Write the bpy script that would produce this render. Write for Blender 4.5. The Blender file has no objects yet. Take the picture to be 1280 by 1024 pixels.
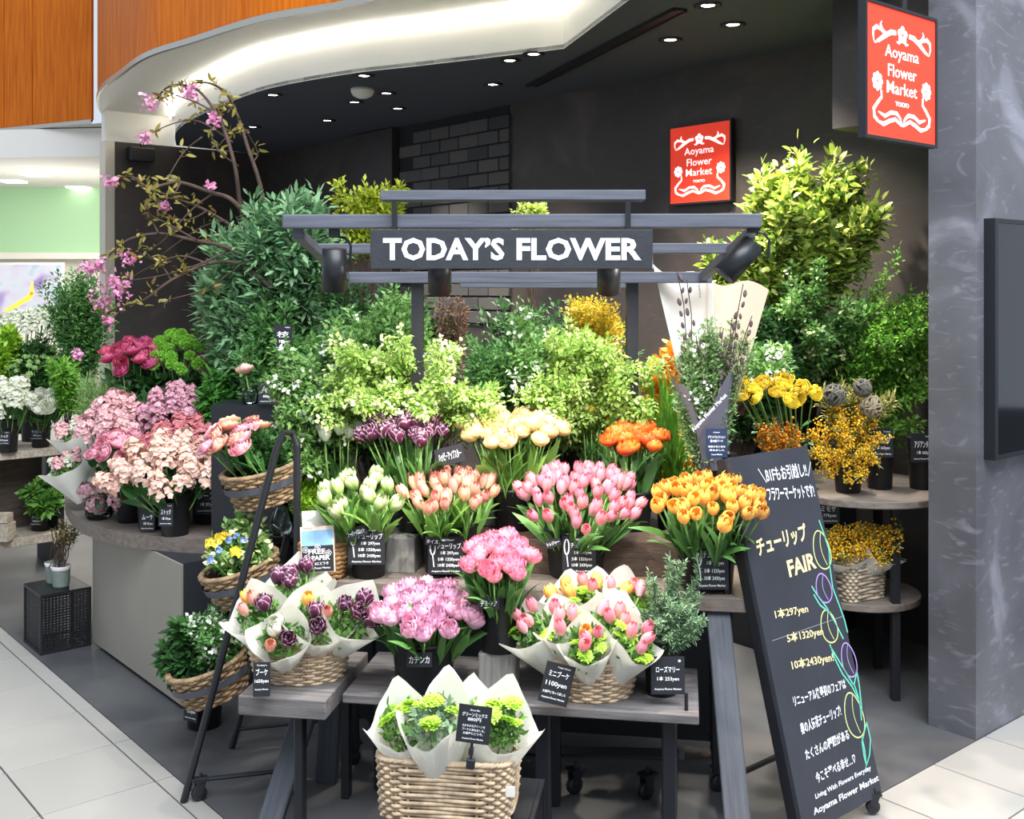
import bpy, math, random
import numpy as np
from mathutils import Vector, Matrix, Quaternion

# ------------------------------------------------------------------ camera, world, large lights
SC = bpy.context.scene
COL = SC.collection
F, HZ, CAMZ = 1350.0, 360.0, 1.7          # focal length in px, horizon row, eye height (1280x1024 frame)
cam_d = bpy.data.cameras.new('camera'); cam = bpy.data.objects.new('camera', cam_d); COL.objects.link(cam)
cam.location = (0, 0, CAMZ); cam.rotation_euler = (math.pi/2, 0, 0)
cam_d.sensor_width = 36; cam_d.lens = 36*F/1280; cam_d.shift_y = -(512-HZ)/1280; cam_d.clip_start = .05
SC.camera = cam
SC.view_settings.view_transform = 'Standard'; SC.view_settings.look = 'None'
SC.view_settings.gamma = 1; SC.view_settings.use_curve_mapping = False
SC.view_settings.exposure = 0.68
w = bpy.data.worlds.new('world'); SC.world = w; w.use_nodes = True
w.node_tree.nodes['Background'].inputs[0].default_value = (.78, .87, 1, 1)
w.node_tree.nodes['Background'].inputs[1].default_value = .55

def lamp(name, kind, loc, energy, color=(1, 1, 1), target=None, size=1, sizey=None, spot=60, blend=.5, parent=None):
    d = bpy.data.lights.new(name, kind); o = bpy.data.objects.new(name, d); COL.objects.link(o)
    o.location = loc; d.energy = energy; d.color = color
    if kind == 'AREA':
        d.size = size
        if sizey: d.shape = 'RECTANGLE'; d.size_y = sizey
    elif kind == 'SPOT':
        d.spot_size = math.radians(spot); d.spot_blend = blend; d.shadow_soft_size = size
    else: d.shadow_soft_size = size
    if target is not None:
        o.rotation_euler = (Vector(target)-Vector(loc)).to_track_quat('-Z', 'Y').to_euler()
    return o
# glazed atrium roof high above the mall floor, in front of the shop, and the sun coming through it
lamp('atrium_skylight', 'AREA', (1.5, 0, 7.5), 960, (.91, .955, 1), (0, 3.4, 0), 7, 5)
sun = lamp('sun', 'SPOT', (-.6, 3.9, 12), 1500, (1, .60, .36), (1.75, 3.5, 0), .06, spot=13.5, blend=.1)

# ------------------------------------------------------------------ helpers
def lin(h):
    h = h.lstrip('#'); c = [int(h[i:i+2], 16)/255 for i in (0, 2, 4)]
    return tuple((x/12.92 if x <= .04045 else ((x+.055)/1.055)**2.4) for x in c)+(1,)
E1 = (math.cos(math.radians(40)), math.sin(math.radians(40)))
E2 = (-E1[1], E1[0])
C0 = (-.114, 2.498)                        # corner of the shop floor
def ab(a, b, z=0): return Vector((C0[0]+a*E1[0]+b*E2[0], C0[1]+a*E1[1]+b*E2[1], z))
def at(px, py, Y): return Vector(((px-640)*Y/F, Y, CAMZ-(py-HZ)*Y/F))
def atz(px, py, z):
    Y = (CAMZ-z)*F/(py-HZ); return Vector(((px-640)*Y/F, Y, z))
TA = math.radians(9)
def T(u, v, z=0): return Vector((u*math.cos(TA)+v*math.sin(TA), 3.52-u*math.sin(TA)+v*math.cos(TA), z))

def new_mat(name):
    m = bpy.data.materials.new(name); m.use_nodes = True
    return m, m.node_tree.nodes, m.node_tree.links, m.node_tree.nodes['Principled BSDF']
MATS = {}
def mat(name, col, rough=.6, metal=0, bump=0, bscale=60, var=0, vscale=8, spec=.5, stretch=None, emit=0, alpha=None):
    if name in MATS: return MATS[name]
    m, N, L, p = new_mat(name); c = lin(col) if isinstance(col, str) else col
    p.inputs['Base Color'].default_value = c; p.inputs['Roughness'].default_value = rough
    p.inputs['Metallic'].default_value = metal; p.inputs['Specular IOR Level'].default_value = spec
    if emit: p.inputs['Emission Color'].default_value = c; p.inputs['Emission Strength'].default_value = emit
    if var or bump:
        tc = N.new('ShaderNodeTexCoord'); mp = N.new('ShaderNodeMapping'); L.new(tc.outputs['Object'], mp.inputs[0])
        if stretch: mp.inputs['Scale'].default_value = stretch
    if var:
        n = N.new('ShaderNodeTexNoise'); n.inputs['Scale'].default_value = vscale; n.inputs['Detail'].default_value = 6
        L.new(mp.outputs[0], n.inputs[0])
        r = N.new('ShaderNodeValToRGB'); r.color_ramp.elements[0].position = .3; r.color_ramp.elements[1].position = .72
        r.color_ramp.elements[0].color = tuple(x*(1-var) for x in c[:3])+(1,)
        r.color_ramp.elements[1].color = tuple(min(1, x*(1+var)) for x in c[:3])+(1,)
        L.new(n.outputs['Fac'], r.inputs[0]); L.new(r.outputs[0], p.inputs['Base Color'])
    if bump:
        n2 = N.new('ShaderNodeTexNoise'); n2.inputs['Scale'].default_value = bscale; n2.inputs['Detail'].default_value = 4
        L.new(mp.outputs[0], n2.inputs[0]); b = N.new('ShaderNodeBump'); b.inputs['Strength'].default_value = bump; b.inputs['Distance'].default_value = .01
        L.new(n2.outputs['Fac'], b.inputs['Height']); L.new(b.outputs[0], p.inputs['Normal'])
    MATS[name] = m; return m
def leafmat(name, cols, rough=.45, trans=.25, src='island'):
    """colour differs from leaf to leaf; thin, so some light comes through"""
    if name in MATS: return MATS[name]
    m, N, L, p = new_mat(name)
    if src == 'island': g = N.new('ShaderNodeNewGeometry'); out = g.outputs['Random Per Island']
    else: g = N.new('ShaderNodeObjectInfo'); out = g.outputs['Random']
    r = N.new('ShaderNodeValToRGB'); cr = r.color_ramp
    cs = [lin(c) for c in cols]
    while len(cr.elements) < len(cs): cr.elements.new(.5)
    for i, c in enumerate(cs): cr.elements[i].position = i/max(1, len(cs)-1); cr.elements[i].color = c
    L.new(out, r.inputs[0]); L.new(r.outputs[0], p.inputs['Base Color']); p.inputs['Roughness'].default_value = rough
    t = N.new('ShaderNodeBsdfTranslucent'); L.new(r.outputs[0], t.inputs[0])
    mx = N.new('ShaderNodeMixShader'); mx.inputs[0].default_value = trans
    L.new(p.outputs[0], mx.inputs[1]); L.new(t.outputs[0], mx.inputs[2]); L.new(mx.outputs[0], N['Material Output'].inputs[0])
    MATS[name] = m; return m
def petalmat(name, base, mid, tip, edge=None, trans=.22, rnd=.12):
    """petal colour along the petal (uv v), optional rim colour across it (uv u); each bloom a little different"""
    if name in MATS: return MATS[name]
    m, N, L, p = new_mat(name)
    uv = N.new('ShaderNodeUVMap'); sp = N.new('ShaderNodeSeparateXYZ'); L.new(uv.outputs[0], sp.inputs[0])
    r = N.new('ShaderNodeValToRGB'); cr = r.color_ramp; cr.elements.new(.45)
    for i, (q, c) in enumerate(((.0, base), (.45, mid), (1, tip))): cr.elements[i].position = q; cr.elements[i].color = lin(c)
    L.new(sp.outputs['Y'], r.inputs[0]); out = r.outputs[0]
    if edge:
        a = N.new('ShaderNodeMath'); a.operation = 'SUBTRACT'; a.inputs[1].default_value = .5; L.new(sp.outputs['X'], a.inputs[0])
        b = N.new('ShaderNodeMath'); b.operation = 'ABSOLUTE'; L.new(a.outputs[0], b.inputs[0])
        mr = N.new('ShaderNodeMapRange'); mr.inputs[1].default_value = .36; mr.inputs[2].default_value = .48; L.new(b.outputs[0], mr.inputs[0])
        mr2 = N.new('ShaderNodeMapRange'); mr2.inputs[1].default_value = .86; mr2.inputs[2].default_value = .97; L.new(sp.outputs['Y'], mr2.inputs[0])
        mm = N.new('ShaderNodeMath'); mm.operation = 'MAXIMUM'; L.new(mr.outputs[0], mm.inputs[0]); L.new(mr2.outputs[0], mm.inputs[1])
        mx = N.new('ShaderNodeMix'); mx.data_type = 'RGBA'; L.new(mm.outputs[0], mx.inputs['Factor']); L.new(out, mx.inputs['A']); mx.inputs['B'].default_value = lin(edge)
        out = mx.outputs['Result']
    oi = N.new('ShaderNodeObjectInfo'); hs = N.new('ShaderNodeHueSaturation')
    mv = N.new('ShaderNodeMapRange'); mv.inputs[3].default_value = 1-rnd; mv.inputs[4].default_value = 1+rnd; L.new(oi.outputs['Random'], mv.inputs[0])
    mh = N.new('ShaderNodeMapRange'); mh.inputs[3].default_value = .5-rnd*.09; mh.inputs[4].default_value = .5+rnd*.09; L.new(oi.outputs['Random'], mh.inputs[0])
    L.new(mv.outputs[0], hs.inputs['Value']); L.new(mh.outputs[0], hs.inputs['Hue']); L.new(out, hs.inputs['Color']); out = hs.outputs[0]
    L.new(out, p.inputs['Base Color']); p.inputs['Roughness'].default_value = .5
    t = N.new('ShaderNodeBsdfTranslucent'); L.new(out, t.inputs[0]); mx = N.new('ShaderNodeMixShader'); mx.inputs[0].default_value = trans
    L.new(p.outputs[0], mx.inputs[1]); L.new(t.outputs[0], mx.inputs[2]); L.new(mx.outputs[0], N['Material Output'].inputs[0])
    MATS[name] = m; return m

class MB:
    """collects shapes for one mesh"""
    def __init__(s): s.v = []; s.f = []; s.uv = []; s.m = []
    def add(s, v, f, uv=None, mi=0):
        o = len(s.v); s.v += [tuple(x) for x in v]; s.f += [tuple(i+o for i in q) for q in f]
        s.uv += list(uv) if uv is not None else [(0, 0)]*len(v); s.m += [mi]*len(f); return s
    def box(s, c, h, M=None, mi=0, bev=0):
        v = []
        if bev:
            b = min(bev, min(h)*.9); hx, hy, hz = h
            pts = [(hx-b, hy), (hx, hy-b), (hx, -hy+b), (hx-b, -hy), (-hx+b, -hy), (-hx, -hy+b), (-hx, hy-b), (-hx+b, hy)]
            for z, k in ((-hz, b*.5), (-hz+b, 0), (hz-b, 0), (hz, b*.5)):
                for x, y in pts:
                    v.append((x-math.copysign(k, x), y-math.copysign(k, y), z))
            f = [tuple(range(7, -1, -1)), tuple(range(24, 32))]
            for r in range(3):
                for i in range(8):
                    j = (i+1) % 8; f.append((r*8+j, r*8+i, r*8+8+i, r*8+8+j))
            f = [tuple(reversed(q)) for q in f]
        else:
            v = [(x*h[0], y*h[1], z*h[2]) for x in (-1, 1) for y in (-1, 1) for z in (-1, 1)]
            f = [(0, 1, 3, 2), (4, 6, 7, 5), (0, 4, 5, 1), (2, 3, 7, 6), (0, 2, 6, 4), (1, 5, 7, 3)]
        v = [Vector(p)+Vector(c) if M is None else M @ Vector(p)+Vector(c) for p in v]
        return s.add(v, f, None, mi)
    def tube(s, pts, r, n=6, cap=True, mi=0, closed=False):
        pts = [Vector(p) for p in pts]; k = len(pts); rr = r if hasattr(r, '__len__') else [r]*k
        v = []; up = Vector((0, 0, 1)); prev = None
        for i, p in enumerate(pts):
            a = pts[(i-1) % k] if (closed or i > 0) else p; b = pts[(i+1) % k] if (closed or i < k-1) else p
            t = (b-a).normalized() if (b-a).length > 1e-9 else Vector((0, 0, 1))
            if prev is None: x = t.cross(up if abs(t.z) < .9 else Vector((1, 0, 0))).normalized()
            else: x = (prev-t*prev.dot(t)).normalized()
            y = t.cross(x); prev = x
            for j in range(n):
                g = 2*math.pi*j/n; v.append(p+(x*math.cos(g)+y*math.sin(g))*rr[i])
        f = []
        for i in range(k if closed else k-1):
            i2 = (i+1) % k
            for j in range(n): f.append((i*n+j, i*n+(j+1) % n, i2*n+(j+1) % n, i2*n+j))
        if cap and not closed: f += [tuple(reversed(range(n))), tuple(range((k-1)*n, k*n))]
        return s.add(v, f, None, mi)
    def lathe(s, prof, n=24, c=(0, 0, 0), mi=0, cap0=True, cap1=False):
        v = []; f = []
        for r, z in prof:
            for j in range(n): g = 2*math.pi*j/n; v.append((c[0]+r*math.cos(g), c[1]+r*math.sin(g), c[2]+z))
        for i in range(len(prof)-1):
            for j in range(n): f.append((i*n+j, i*n+(j+1) % n, (i+1)*n+(j+1) % n, (i+1)*n+j))
        if cap0: f.append(tuple(reversed(range(n))))
        if cap1: f.append(tuple(range((len(prof)-1)*n, len(prof)*n)))
        return s.add(v, f, None, mi)
    def prism(s, poly, z0, z1, mi=0):
        n = len(poly); v = [(x, y, z0) for x, y in poly]+[(x, y, z1) for x, y in poly]
        f = [tuple(reversed(range(n))), tuple(range(n, 2*n))]+[(i, (i+1) % n, n+(i+1) % n, n+i) for i in range(n)]
        return s.add(v, f, None, mi)
    def grid(s, fn, nu, nv, mi=0, uvf=None):
        v = []; uv = []
        for j in range(nv+1):
            for i in range(nu+1): v.append(fn(i/nu, j/nv)); uv.append((i/nu, j/nv))
        f = [(j*(nu+1)+i, j*(nu+1)+i+1, (j+1)*(nu+1)+i+1, (j+1)*(nu+1)+i) for j in range(nv) for i in range(nu)]
        return s.add(v, f, uv, mi)
    def ribbon(s, pts, wd, mi=0, z=0):
        """flat stroke in the xy plane"""
        k = len(pts); ww = wd if hasattr(wd, '__len__') else [wd]*k; v = []
        for i, p in enumerate(pts):
            a = pts[max(0, i-1)]; b = pts[min(k-1, i+1)]; dx, dy = b[0]-a[0], b[1]-a[1]; l = math.hypot(dx, dy) or 1
            nx, ny = -dy/l*ww[i]/2, dx/l*ww[i]/2
            v += [(p[0]-nx, p[1]-ny, z), (p[0]+nx, p[1]+ny, z)]
        return s.add(v, [(2*i, 2*i+2, 2*i+3, 2*i+1) for i in range(k-1)], None, mi)
    def mesh(s, name, mats, smooth=False):
        me = bpy.data.meshes.new(name); me.from_pydata(s.v, [], s.f)
        for m in (mats if isinstance(mats, (list, tuple)) else [mats]): me.materials.append(m)
        if any(s.m): me.polygons.foreach_set('material_index', s.m)
        if any(u != (0, 0) for u in s.uv):
            l = me.uv_layers.new(name='UVMap'); li = np.empty(len(me.loops), np.int32); me.loops.foreach_get('vertex_index', li)
            l.data.foreach_set('uv', np.array(s.uv, np.float32)[li].ravel())
        if smooth: me.polygons.foreach_set('use_smooth', [True]*len(me.polygons))
        me.update(); return me
    def build(s, name, mats, parent=None, smooth=False, **kw): return link(name, s.mesh(name, mats, smooth), parent, **kw)

def link(name, me, parent=None, loc=None, rot=None, scale=None, kind=None):
    o = bpy.data.objects.new(name, me); COL.objects.link(o)
    if parent is not None: o.parent = parent
    if loc is not None: o.location = loc
    if rot is not None:
        if isinstance(rot, Quaternion): o.rotation_mode = 'QUATERNION'; o.rotation_quaternion = rot
        else: o.rotation_euler = rot
    if scale is not None: o.scale = scale if hasattr(scale, '__len__') else (scale,)*3
    if kind: o['kind'] = kind
    return o
def tag(o, label, cat, group=None, kind=None):
    o['label'] = label; o['category'] = cat
    if group: o['group'] = group
    if kind: o['kind'] = kind
    return o
def struct(o, label=None, cat=None):
    o['kind'] = 'structure'
    if label: o['label'] = label
    if cat: o['category'] = cat
    return o
def thing(name, label, cat, loc=(0, 0, 0), rot=None, group=None, parent=None):
    return tag(link(name, None, None, loc, rot), label, cat, group)
def np_mesh(name, V, Fc, mats, mi=None):
    """V (n,3), Fc (m,k)"""
    me = bpy.data.meshes.new(name); n, k = Fc.shape
    me.vertices.add(len(V)); me.vertices.foreach_set('co', V.astype(np.float32).ravel())
    me.loops.add(n*k); me.loops.foreach_set('vertex_index', Fc.astype(np.int32).ravel())
    me.polygons.add(n); me.polygons.foreach_set('loop_start', (np.arange(n)*k).astype(np.int32))
    for m in (mats if isinstance(mats, (list, tuple)) else [mats]): me.materials.append(m)
    if mi is not None: me.polygons.foreach_set('material_index', mi.astype(np.int32))
    me.update(calc_edges=True); return me

TXT = {}
def text_mesh(body, bold=0.0, shear=0.0):
    """lettering as a flat mesh, normalised to width 1 x height 1 from its own bounds; returns verts, faces, aspect"""
    key = (body, bold, shear)
    if key in TXT: return TXT[key]
    cu = bpy.data.curves.new('lettering', 'FONT'); cu.body = body; cu.resolution_u = 2; cu.offset = bold; cu.shear = shear; cu.align_x = 'LEFT'
    o = bpy.data.objects.new('lettering', cu); COL.objects.link(o)
    dg = bpy.context.evaluated_depsgraph_get(); me = bpy.data.meshes.new_from_object(o.evaluated_get(dg))
    v = np.array([tuple(p.co) for p in me.vertices]) if len(me.vertices) else np.zeros((1, 3)); f = [tuple(p.vertices) for p in me.polygons]
    bpy.data.objects.remove(o); bpy.data.curves.remove(cu); bpy.data.meshes.remove(me)
    mn, mx = v.min(0), v.max(0); asp = (mx[0]-mn[0])/max(1e-6, mx[1]-mn[1])
    v = v-mn; v[:, 0] /= max(1e-6, mx[0]-mn[0]); v[:, 1] /= max(1e-6, mx[1]-mn[1]); v[:, 2] = 0
    TXT[key] = (v, f, asp); return TXT[key]
def put_text(mb, body, x0, y0, wd, ht, z=0, bold=0.0, mi=0, slope=0.0):
    v, f, a = text_mesh(body, bold)
    mb.add([(x0+p[0]*wd, y0+p[1]*ht+p[0]*wd*slope, z) for p in v], f, None, mi)

# ------------------------------------------------------------------ materials
M_black = mat('black_painted_steel', '#1e2025', .42, .2, .05, 200)
M_blackmatt = mat('black_plastic', '#15161a', .5, 0, .03, 300)
M_card = mat('black_card', '#191b22', .6)
M_white = mat('white_print', '#f2f4f6', .7)
M_greywood = mat('grey_stained_wood', '#6a6666', .7, 0, .25, 40, .35, 5, .3, (1, 14, 14))
M_topwood = mat('worktop_wood', '#6f665f', .65, 0, .2, 40, .3, 6, .3, (2, 16, 10))
M_beam = mat('charcoal_stained_timber', '#5a5d68', .6, 0, .15, 50, .25, 5, .4, (1, 20, 20))
M_wicker = mat('wicker', '#c0a98c', .6, 0, .2, 90, .4, 30)
M_wicker2 = mat('wicker_grey', '#8d7558', .6, 0, .2, 90, .45, 30)
M_liner = mat('basket_liner', '#2c241d', .8)
M_paper = leafmat('wrapping_paper', ['#f3f3ec', '#ece9e0'], .6, .35)
M_kraft = leafmat('kraft_paper', ['#d9c5aa', '#cdb596'], .7, .15)
M_leg = mat('charcoal_leg_timber', '#3d4149', .6, 0, .15, 50, .25, 5, .4, (20, 20, 1))
M_metal = mat('brushed_steel', '#b9b6ac', .3, .9)
M_stem = leafmat('stem_green', ['#5f8a3c', '#7fa854', '#4e7a38'], .5, .1, 'obj')
M_twig = mat('twig_bark', '#4a3a30', .8, 0, .3, 80, .3, 20)
M_glass = None
# ------------------------------------------------------------------ floors
M_floor, N, L, p = new_mat('dark_screed')
tc = N.new('ShaderNodeTexCoord'); n1 = N.new('ShaderNodeTexNoise'); n1.inputs['Scale'].default_value = 2.2; n1.inputs['Detail'].default_value = 8
L.new(tc.outputs['Object'], n1.inputs[0]); r = N.new('ShaderNodeValToRGB'); r.color_ramp.elements[0].color = lin('#3f4145'); r.color_ramp.elements[1].color = lin('#5e5d5c')
r.color_ramp.elements[0].position = .3; r.color_ramp.elements[1].position = .75
L.new(n1.outputs['Fac'], r.inputs[0]); L.new(r.outputs[0], p.inputs['Base Color']); p.inputs['Roughness'].default_value = .55
m = MB(); m.prism([tuple(ab(0, 0)[:2]), tuple(ab(9, 0)[:2]), tuple(ab(9, 9.5)[:2]), tuple(ab(0, 9.5)[:2])], -.05, 0)
struct(m.build('floor', M_floor), 'dark grey screed floor of the flower shop', 'floor')
M_tile = leafmat('pale_stone_tile', ['#9d9b96', '#a4a19b', '#989691'], .35, 0, 'obj')
M_grout = mat('dark_grout', '#3a3a3c', .8)
m = MB(); m.box((0, 3, -.03), (14, 14, .015))
gr = m.build('floor_mall', M_grout); struct(gr, 'pale stone tiled floor of the mall around the shop', 'floor')
def tile_at(a0, a1, b0, b1):
    key = (round(a1-a0, 3), round(b1-b0, 3)); g = .003
    if key not in TILES:
        q = MB(); q.box((0, 0, 0), ((a1-a0)/2-g, (b1-b0)/2-g, .009), None, 0, .0015); TILES[key] = q.mesh('tile', M_tile)
    c = ab((a0+a1)/2, (b0+b1)/2, -.009)
    link('tile', TILES[key], gr, c, (0, 0, math.radians(40)))
m = MB(); m.box((0, -4, -.012), (9, 4.9, .006)); m.box((-7, 6, -.012), (3.4, 8, .006))
struct(m.build('floor_far', mat('pale_stone', '#b5b3ae', .4)), 'pale stone mall floor out of view', 'floor')
TILES = {}
for k in range(-1, 10):                     # left of the shop: a narrow border row, then full tiles
    b0 = 1.654+.4*(k-1); tile_at(-.068, 0, b0, b0+.4)
    for j in range(5): tile_at(-.068-.378*(j+1), -.068-.378*j, b0, b0+.4)
for k in range(-2, 5):                      # in front of the right-hand wall
    a0 = 1.738+.374*k
    for j in range(3): tile_at(a0, a0+.374, -.36*(j+1), -.36*j)

# ------------------------------------------------------------------ plaster walls
def plaster(name, c0, c1, c2, rough=.5):
    m, N, L, p = new_mat(name); tc = N.new('ShaderNodeTexCoord')
    n = N.new('ShaderNodeTexNoise'); n.inputs['Scale'].default_value = 2.2; n.inputs['Detail'].default_value = 7; n.inputs['Distortion'].default_value = .8
    L.new(tc.outputs['Object'], n.inputs[0]); r = N.new('ShaderNodeValToRGB'); cr = r.color_ramp; cr.elements.new(.6)
    for i, (q, c) in enumerate(((.32, c0), (.56, c1), (.8, c2))): cr.elements[i].position = q; cr.elements[i].color = lin(c)
    L.new(n.outputs['Fac'], r.inputs[0])
    mp = N.new('ShaderNodeMapping'); mp.inputs['Rotation'].default_value = (.5, .3, .4); mp.inputs['Scale'].default_value = (3, 3, 9); L.new(tc.outputs['Object'], mp.inputs[0])
    n2 = N.new('ShaderNodeTexNoise'); n2.inputs['Scale'].default_value = 1.6; n2.inputs['Detail'].default_value = 9; n2.inputs['Distortion'].default_value = 2.5; L.new(mp.outputs[0], n2.inputs[0])
    r2 = N.new('ShaderNodeMapRange'); r2.inputs[1].default_value = .56; r2.inputs[2].default_value = .85; r2.inputs[4].default_value = .55; L.new(n2.outputs['Fac'], r2.inputs[0])
    mx = N.new('ShaderNodeMix'); mx.data_type = 'RGBA'; L.new(r2.outputs[0], mx.inputs['Factor']); L.new(r.outputs[0], mx.inputs['A']); mx.inputs['B'].default_value = lin(c2)
    L.new(mx.outputs['Result'], p.inputs['Base Color']); p.inputs['Roughness'].default_value = rough; return m
M_plast = plaster('trowelled_grey_plaster', '#525257', '#626269', '#a4a4b0', .42)
M_dark = plaster('dark_plaster', '#332e2d', '#3b3533', '#544b47', .6)
M_ceil = mat('dark_ceiling_paint', '#3f4550', .75)
m = MB(); m.prism([tuple(ab(*q)[:2]) for q in ((2.423, 0), (7, 0), (7, .19), (2.423, .19))], 0, 4.5)
struct(m.build('wall_right', M_plast), 'grey trowelled plaster wall end at the right', 'wall')
m = MB(); m.prism([tuple(ab(*q)[:2]) for q in ((3.296, .19), (3.45, .19), (3.45, 7.5), (3.296, 7.5))], 0, 3.0)
wi = struct(m.build('wall_interior', M_dark), 'dark brown-black plaster wall inside the shop', 'wall')
# grey bricks let into that wall
M_brick = leafmat('grey_brick', ['#3d3d40', '#4a494b', '#55524f', '#333437'], .8, 0, 'obj')
q = MB(); q.box((0, 0, 0), (.112, .012, .043), None, 0, .004); brick = q.mesh('brick', M_brick)
q.v = []; q = MB(); q.box((0, 0, 0), (.05, .012, .043), None, 0, .004); halfbrick = q.mesh('brick', M_brick)
q = MB(); c = ab(3.293, 4.44, 2.2); q.box((0, 0, 0), (.665, .004, .77)); link('mortar_panel', q.mesh('mortar_panel', mat('mortar', '#1d1d1f', .9)), wi, c, (0, 0, math.radians(130)))
for row in range(15):
    z = 1.49+row*.098; off = (.117 if row % 2 else 0)
    for k in range(6 if row % 2 == 0 else 5):
        b = 3.785+off+.117+k*.234-(.03)
        if b > 5.03: continue
        rr = random.Random(row*9+k).uniform(-.003, .004)
        link('brick', brick, wi, ab(3.286+rr, b, z), (0, 0, math.radians(130)))
    if row % 2:
        for b in (3.785+.03, 5.06): link('brick', halfbrick, wi, ab(3.286, b, z), (0, 0, math.radians(130)))
q = MB(); q.prism([tuple(ab(*x)[:2]) for x in ((3.22, 5.13), (3.296, 5.13), (3.296, 5.7), (3.22, 5.7))], 0, 2.96)
struct(q.build('trim_1', plaster('panel_brown', '#2b2526', '#332c2c', '#3f3836', .5)), 'dark brown pier beside the grey brick panel', 'pier')
# partition closing the shop at the back left, steel edge
q = MB(); q.prism([tuple(ab(*x)[:2]) for x in ((1.84, 7.36), (3.3, 7.36), (3.3, 7.46), (1.84, 7.46))], 0, 2.965)
struct(q.build('wall_back', M_dark), 'black partition wall at the back left with steel edge', 'wall')
q = MB(); q.prism([tuple(ab(*x)[:2]) for x in ((1.76, 7.34), (1.84, 7.34), (1.84, 7.48), (1.76, 7.48))], 0, 2.965)
struct(q.build('trim_2', mat('pale_steel', '#cfc8ba', .35, .6)), 'brushed steel edge post of the black partition', 'post')

# ------------------------------------------------------------------ dark ceiling, white cove, wood clad bulkhead
def smooth_path(P, n=6):
    P = [Vector(p) for p in P]; out = []
    for i in range(len(P)-1):
        p0, p1, p2, p3 = P[max(0, i-1)], P[i], P[i+1], P[min(len(P)-1, i+2)]
        for k in range(n):
            t = k/n; out.append(.5*((2*p1)+(p2-p0)*t+(2*p0-5*p1+4*p2-p3)*t*t+(3*p1-p0-3*p2+p3)*t**3))
    return out+[P[-1]]
ZD, ZS = 2.97, 3.23
fas = [(.275, 5.715), (0, 5.87), (-.548, 6.167), (-.944, 6.374), (-1.492, 6.804), (-1.881, 7.296), (-2.39, 8.087), (-2.735, 8.79), (-2.99, 9.62)]
fasS = [tuple(x) for x in smooth_path(fas, 5)]
front = [(2.0, 4.42), (.62, 4.45), (.511, 4.76)]
poly = front+fasS+[tuple(ab(3.3, 7.4)[:2]), tuple(ab(3.45, 7.4)[:2]), tuple(ab(3.45, .1)[:2]), tuple(ab(2.75, .1)[:2])]
m = MB(); m.prism(poly, ZD, ZD+.02)
ceil = struct(m.build('ceiling', M_ceil), 'charcoal painted shop ceiling with recessed downlights', 'ceiling')
M_cove = mat('white_cove_paint', '#e9e6dc', .6)
m = MB(); pth = front+fasS
for i in range(len(pth)-1):
    a, b = pth[i], pth[i+1]; m.add([(a[0], a[1], ZD-.004), (b[0], b[1], ZD-.004), (b[0], b[1], ZS+.1), (a[0], a[1], ZS+.1)], [(0, 1, 2, 3)])
struct(m.build('trim_3', M_cove, None, True), 'curved white fascia around the dark ceiling', 'fascia')
outer = [(2.2, 4.0), (.65, 4.05), (.3, 4.25), (.1, 4.75), (-.25, 5.3), (-.867, 5.85), (-1.42, 6.18), (-1.99, 6.73), (-2.43, 7.17), (-2.85, 7.82), (-3.18, 8.36), (-3.46, 9.02), (-3.74, 9.98)]
outS = [tuple(x) for x in smooth_path(outer, 5)]
left = [(-5.02, 10.59), (-7.5, 11.75)]
sof = outS+left+[(-7.5, 13.4), (-2.9, 13.4)]+list(reversed(fasS))+[(.511, 4.76), (.62, 4.45), (2.0, 4.42)]
import bmesh
bm = bmesh.new(); fs = bm.faces.new([bm.verts.new((x, y, ZS)) for x, y in sof]); bmesh.ops.triangulate(bm, faces=[fs])
me = bpy.data.meshes.new('trim_4'); bm.to_mesh(me); bm.free(); me.materials.append(M_cove)
struct(link('trim_4', me), 'white curved soffit under the wood bulkhead', 'soffit')
# bulkhead: wood panels along the curve
M_wood, N, L, p = new_mat('orange_veneer')
tc = N.new('ShaderNodeTexCoord'); mp = N.new('ShaderNodeMapping'); mp.inputs['Scale'].default_value = (9, 9, .5); L.new(tc.outputs['Object'], mp.inputs[0])
n1 = N.new('ShaderNodeTexNoise'); n1.inputs['Scale'].default_value = 5; n1.inputs['Detail'].default_value = 8; L.new(mp.outputs[0], n1.inputs[0])
r = N.new('ShaderNodeValToRGB'); r.color_ramp.elements[0].color = lin('#b0540e'); r.color_ramp.elements[1].color = lin('#d6761a'); r.color_ramp.elements[0].position = .3; r.color_ramp.elements[1].position = .75
L.new(n1.outputs['Fac'], r.inputs[0]); L.new(r.outputs[0], p.inputs['Base Color']); p.inputs['Roughness'].default_value = .5; p.inputs['Specular IOR Level'].default_value = .1
def offset(pth, d):
    out = []
    for i, q in enumerate(pth):
        a = Vector(pth[max(0, i-1)]); b = Vector(pth[min(len(pth)-1, i+1)]); t = (b-a).normalized(); out.append((q[0]-t.y*d, q[1]+t.x*d))
    return out
bk = link('trim_5', None); struct(bk, 'curved bulkhead clad in orange wood veneer panels', 'bulkhead')
M_seam = mat('seam_dark', '#2a1a10', .8)
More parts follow.
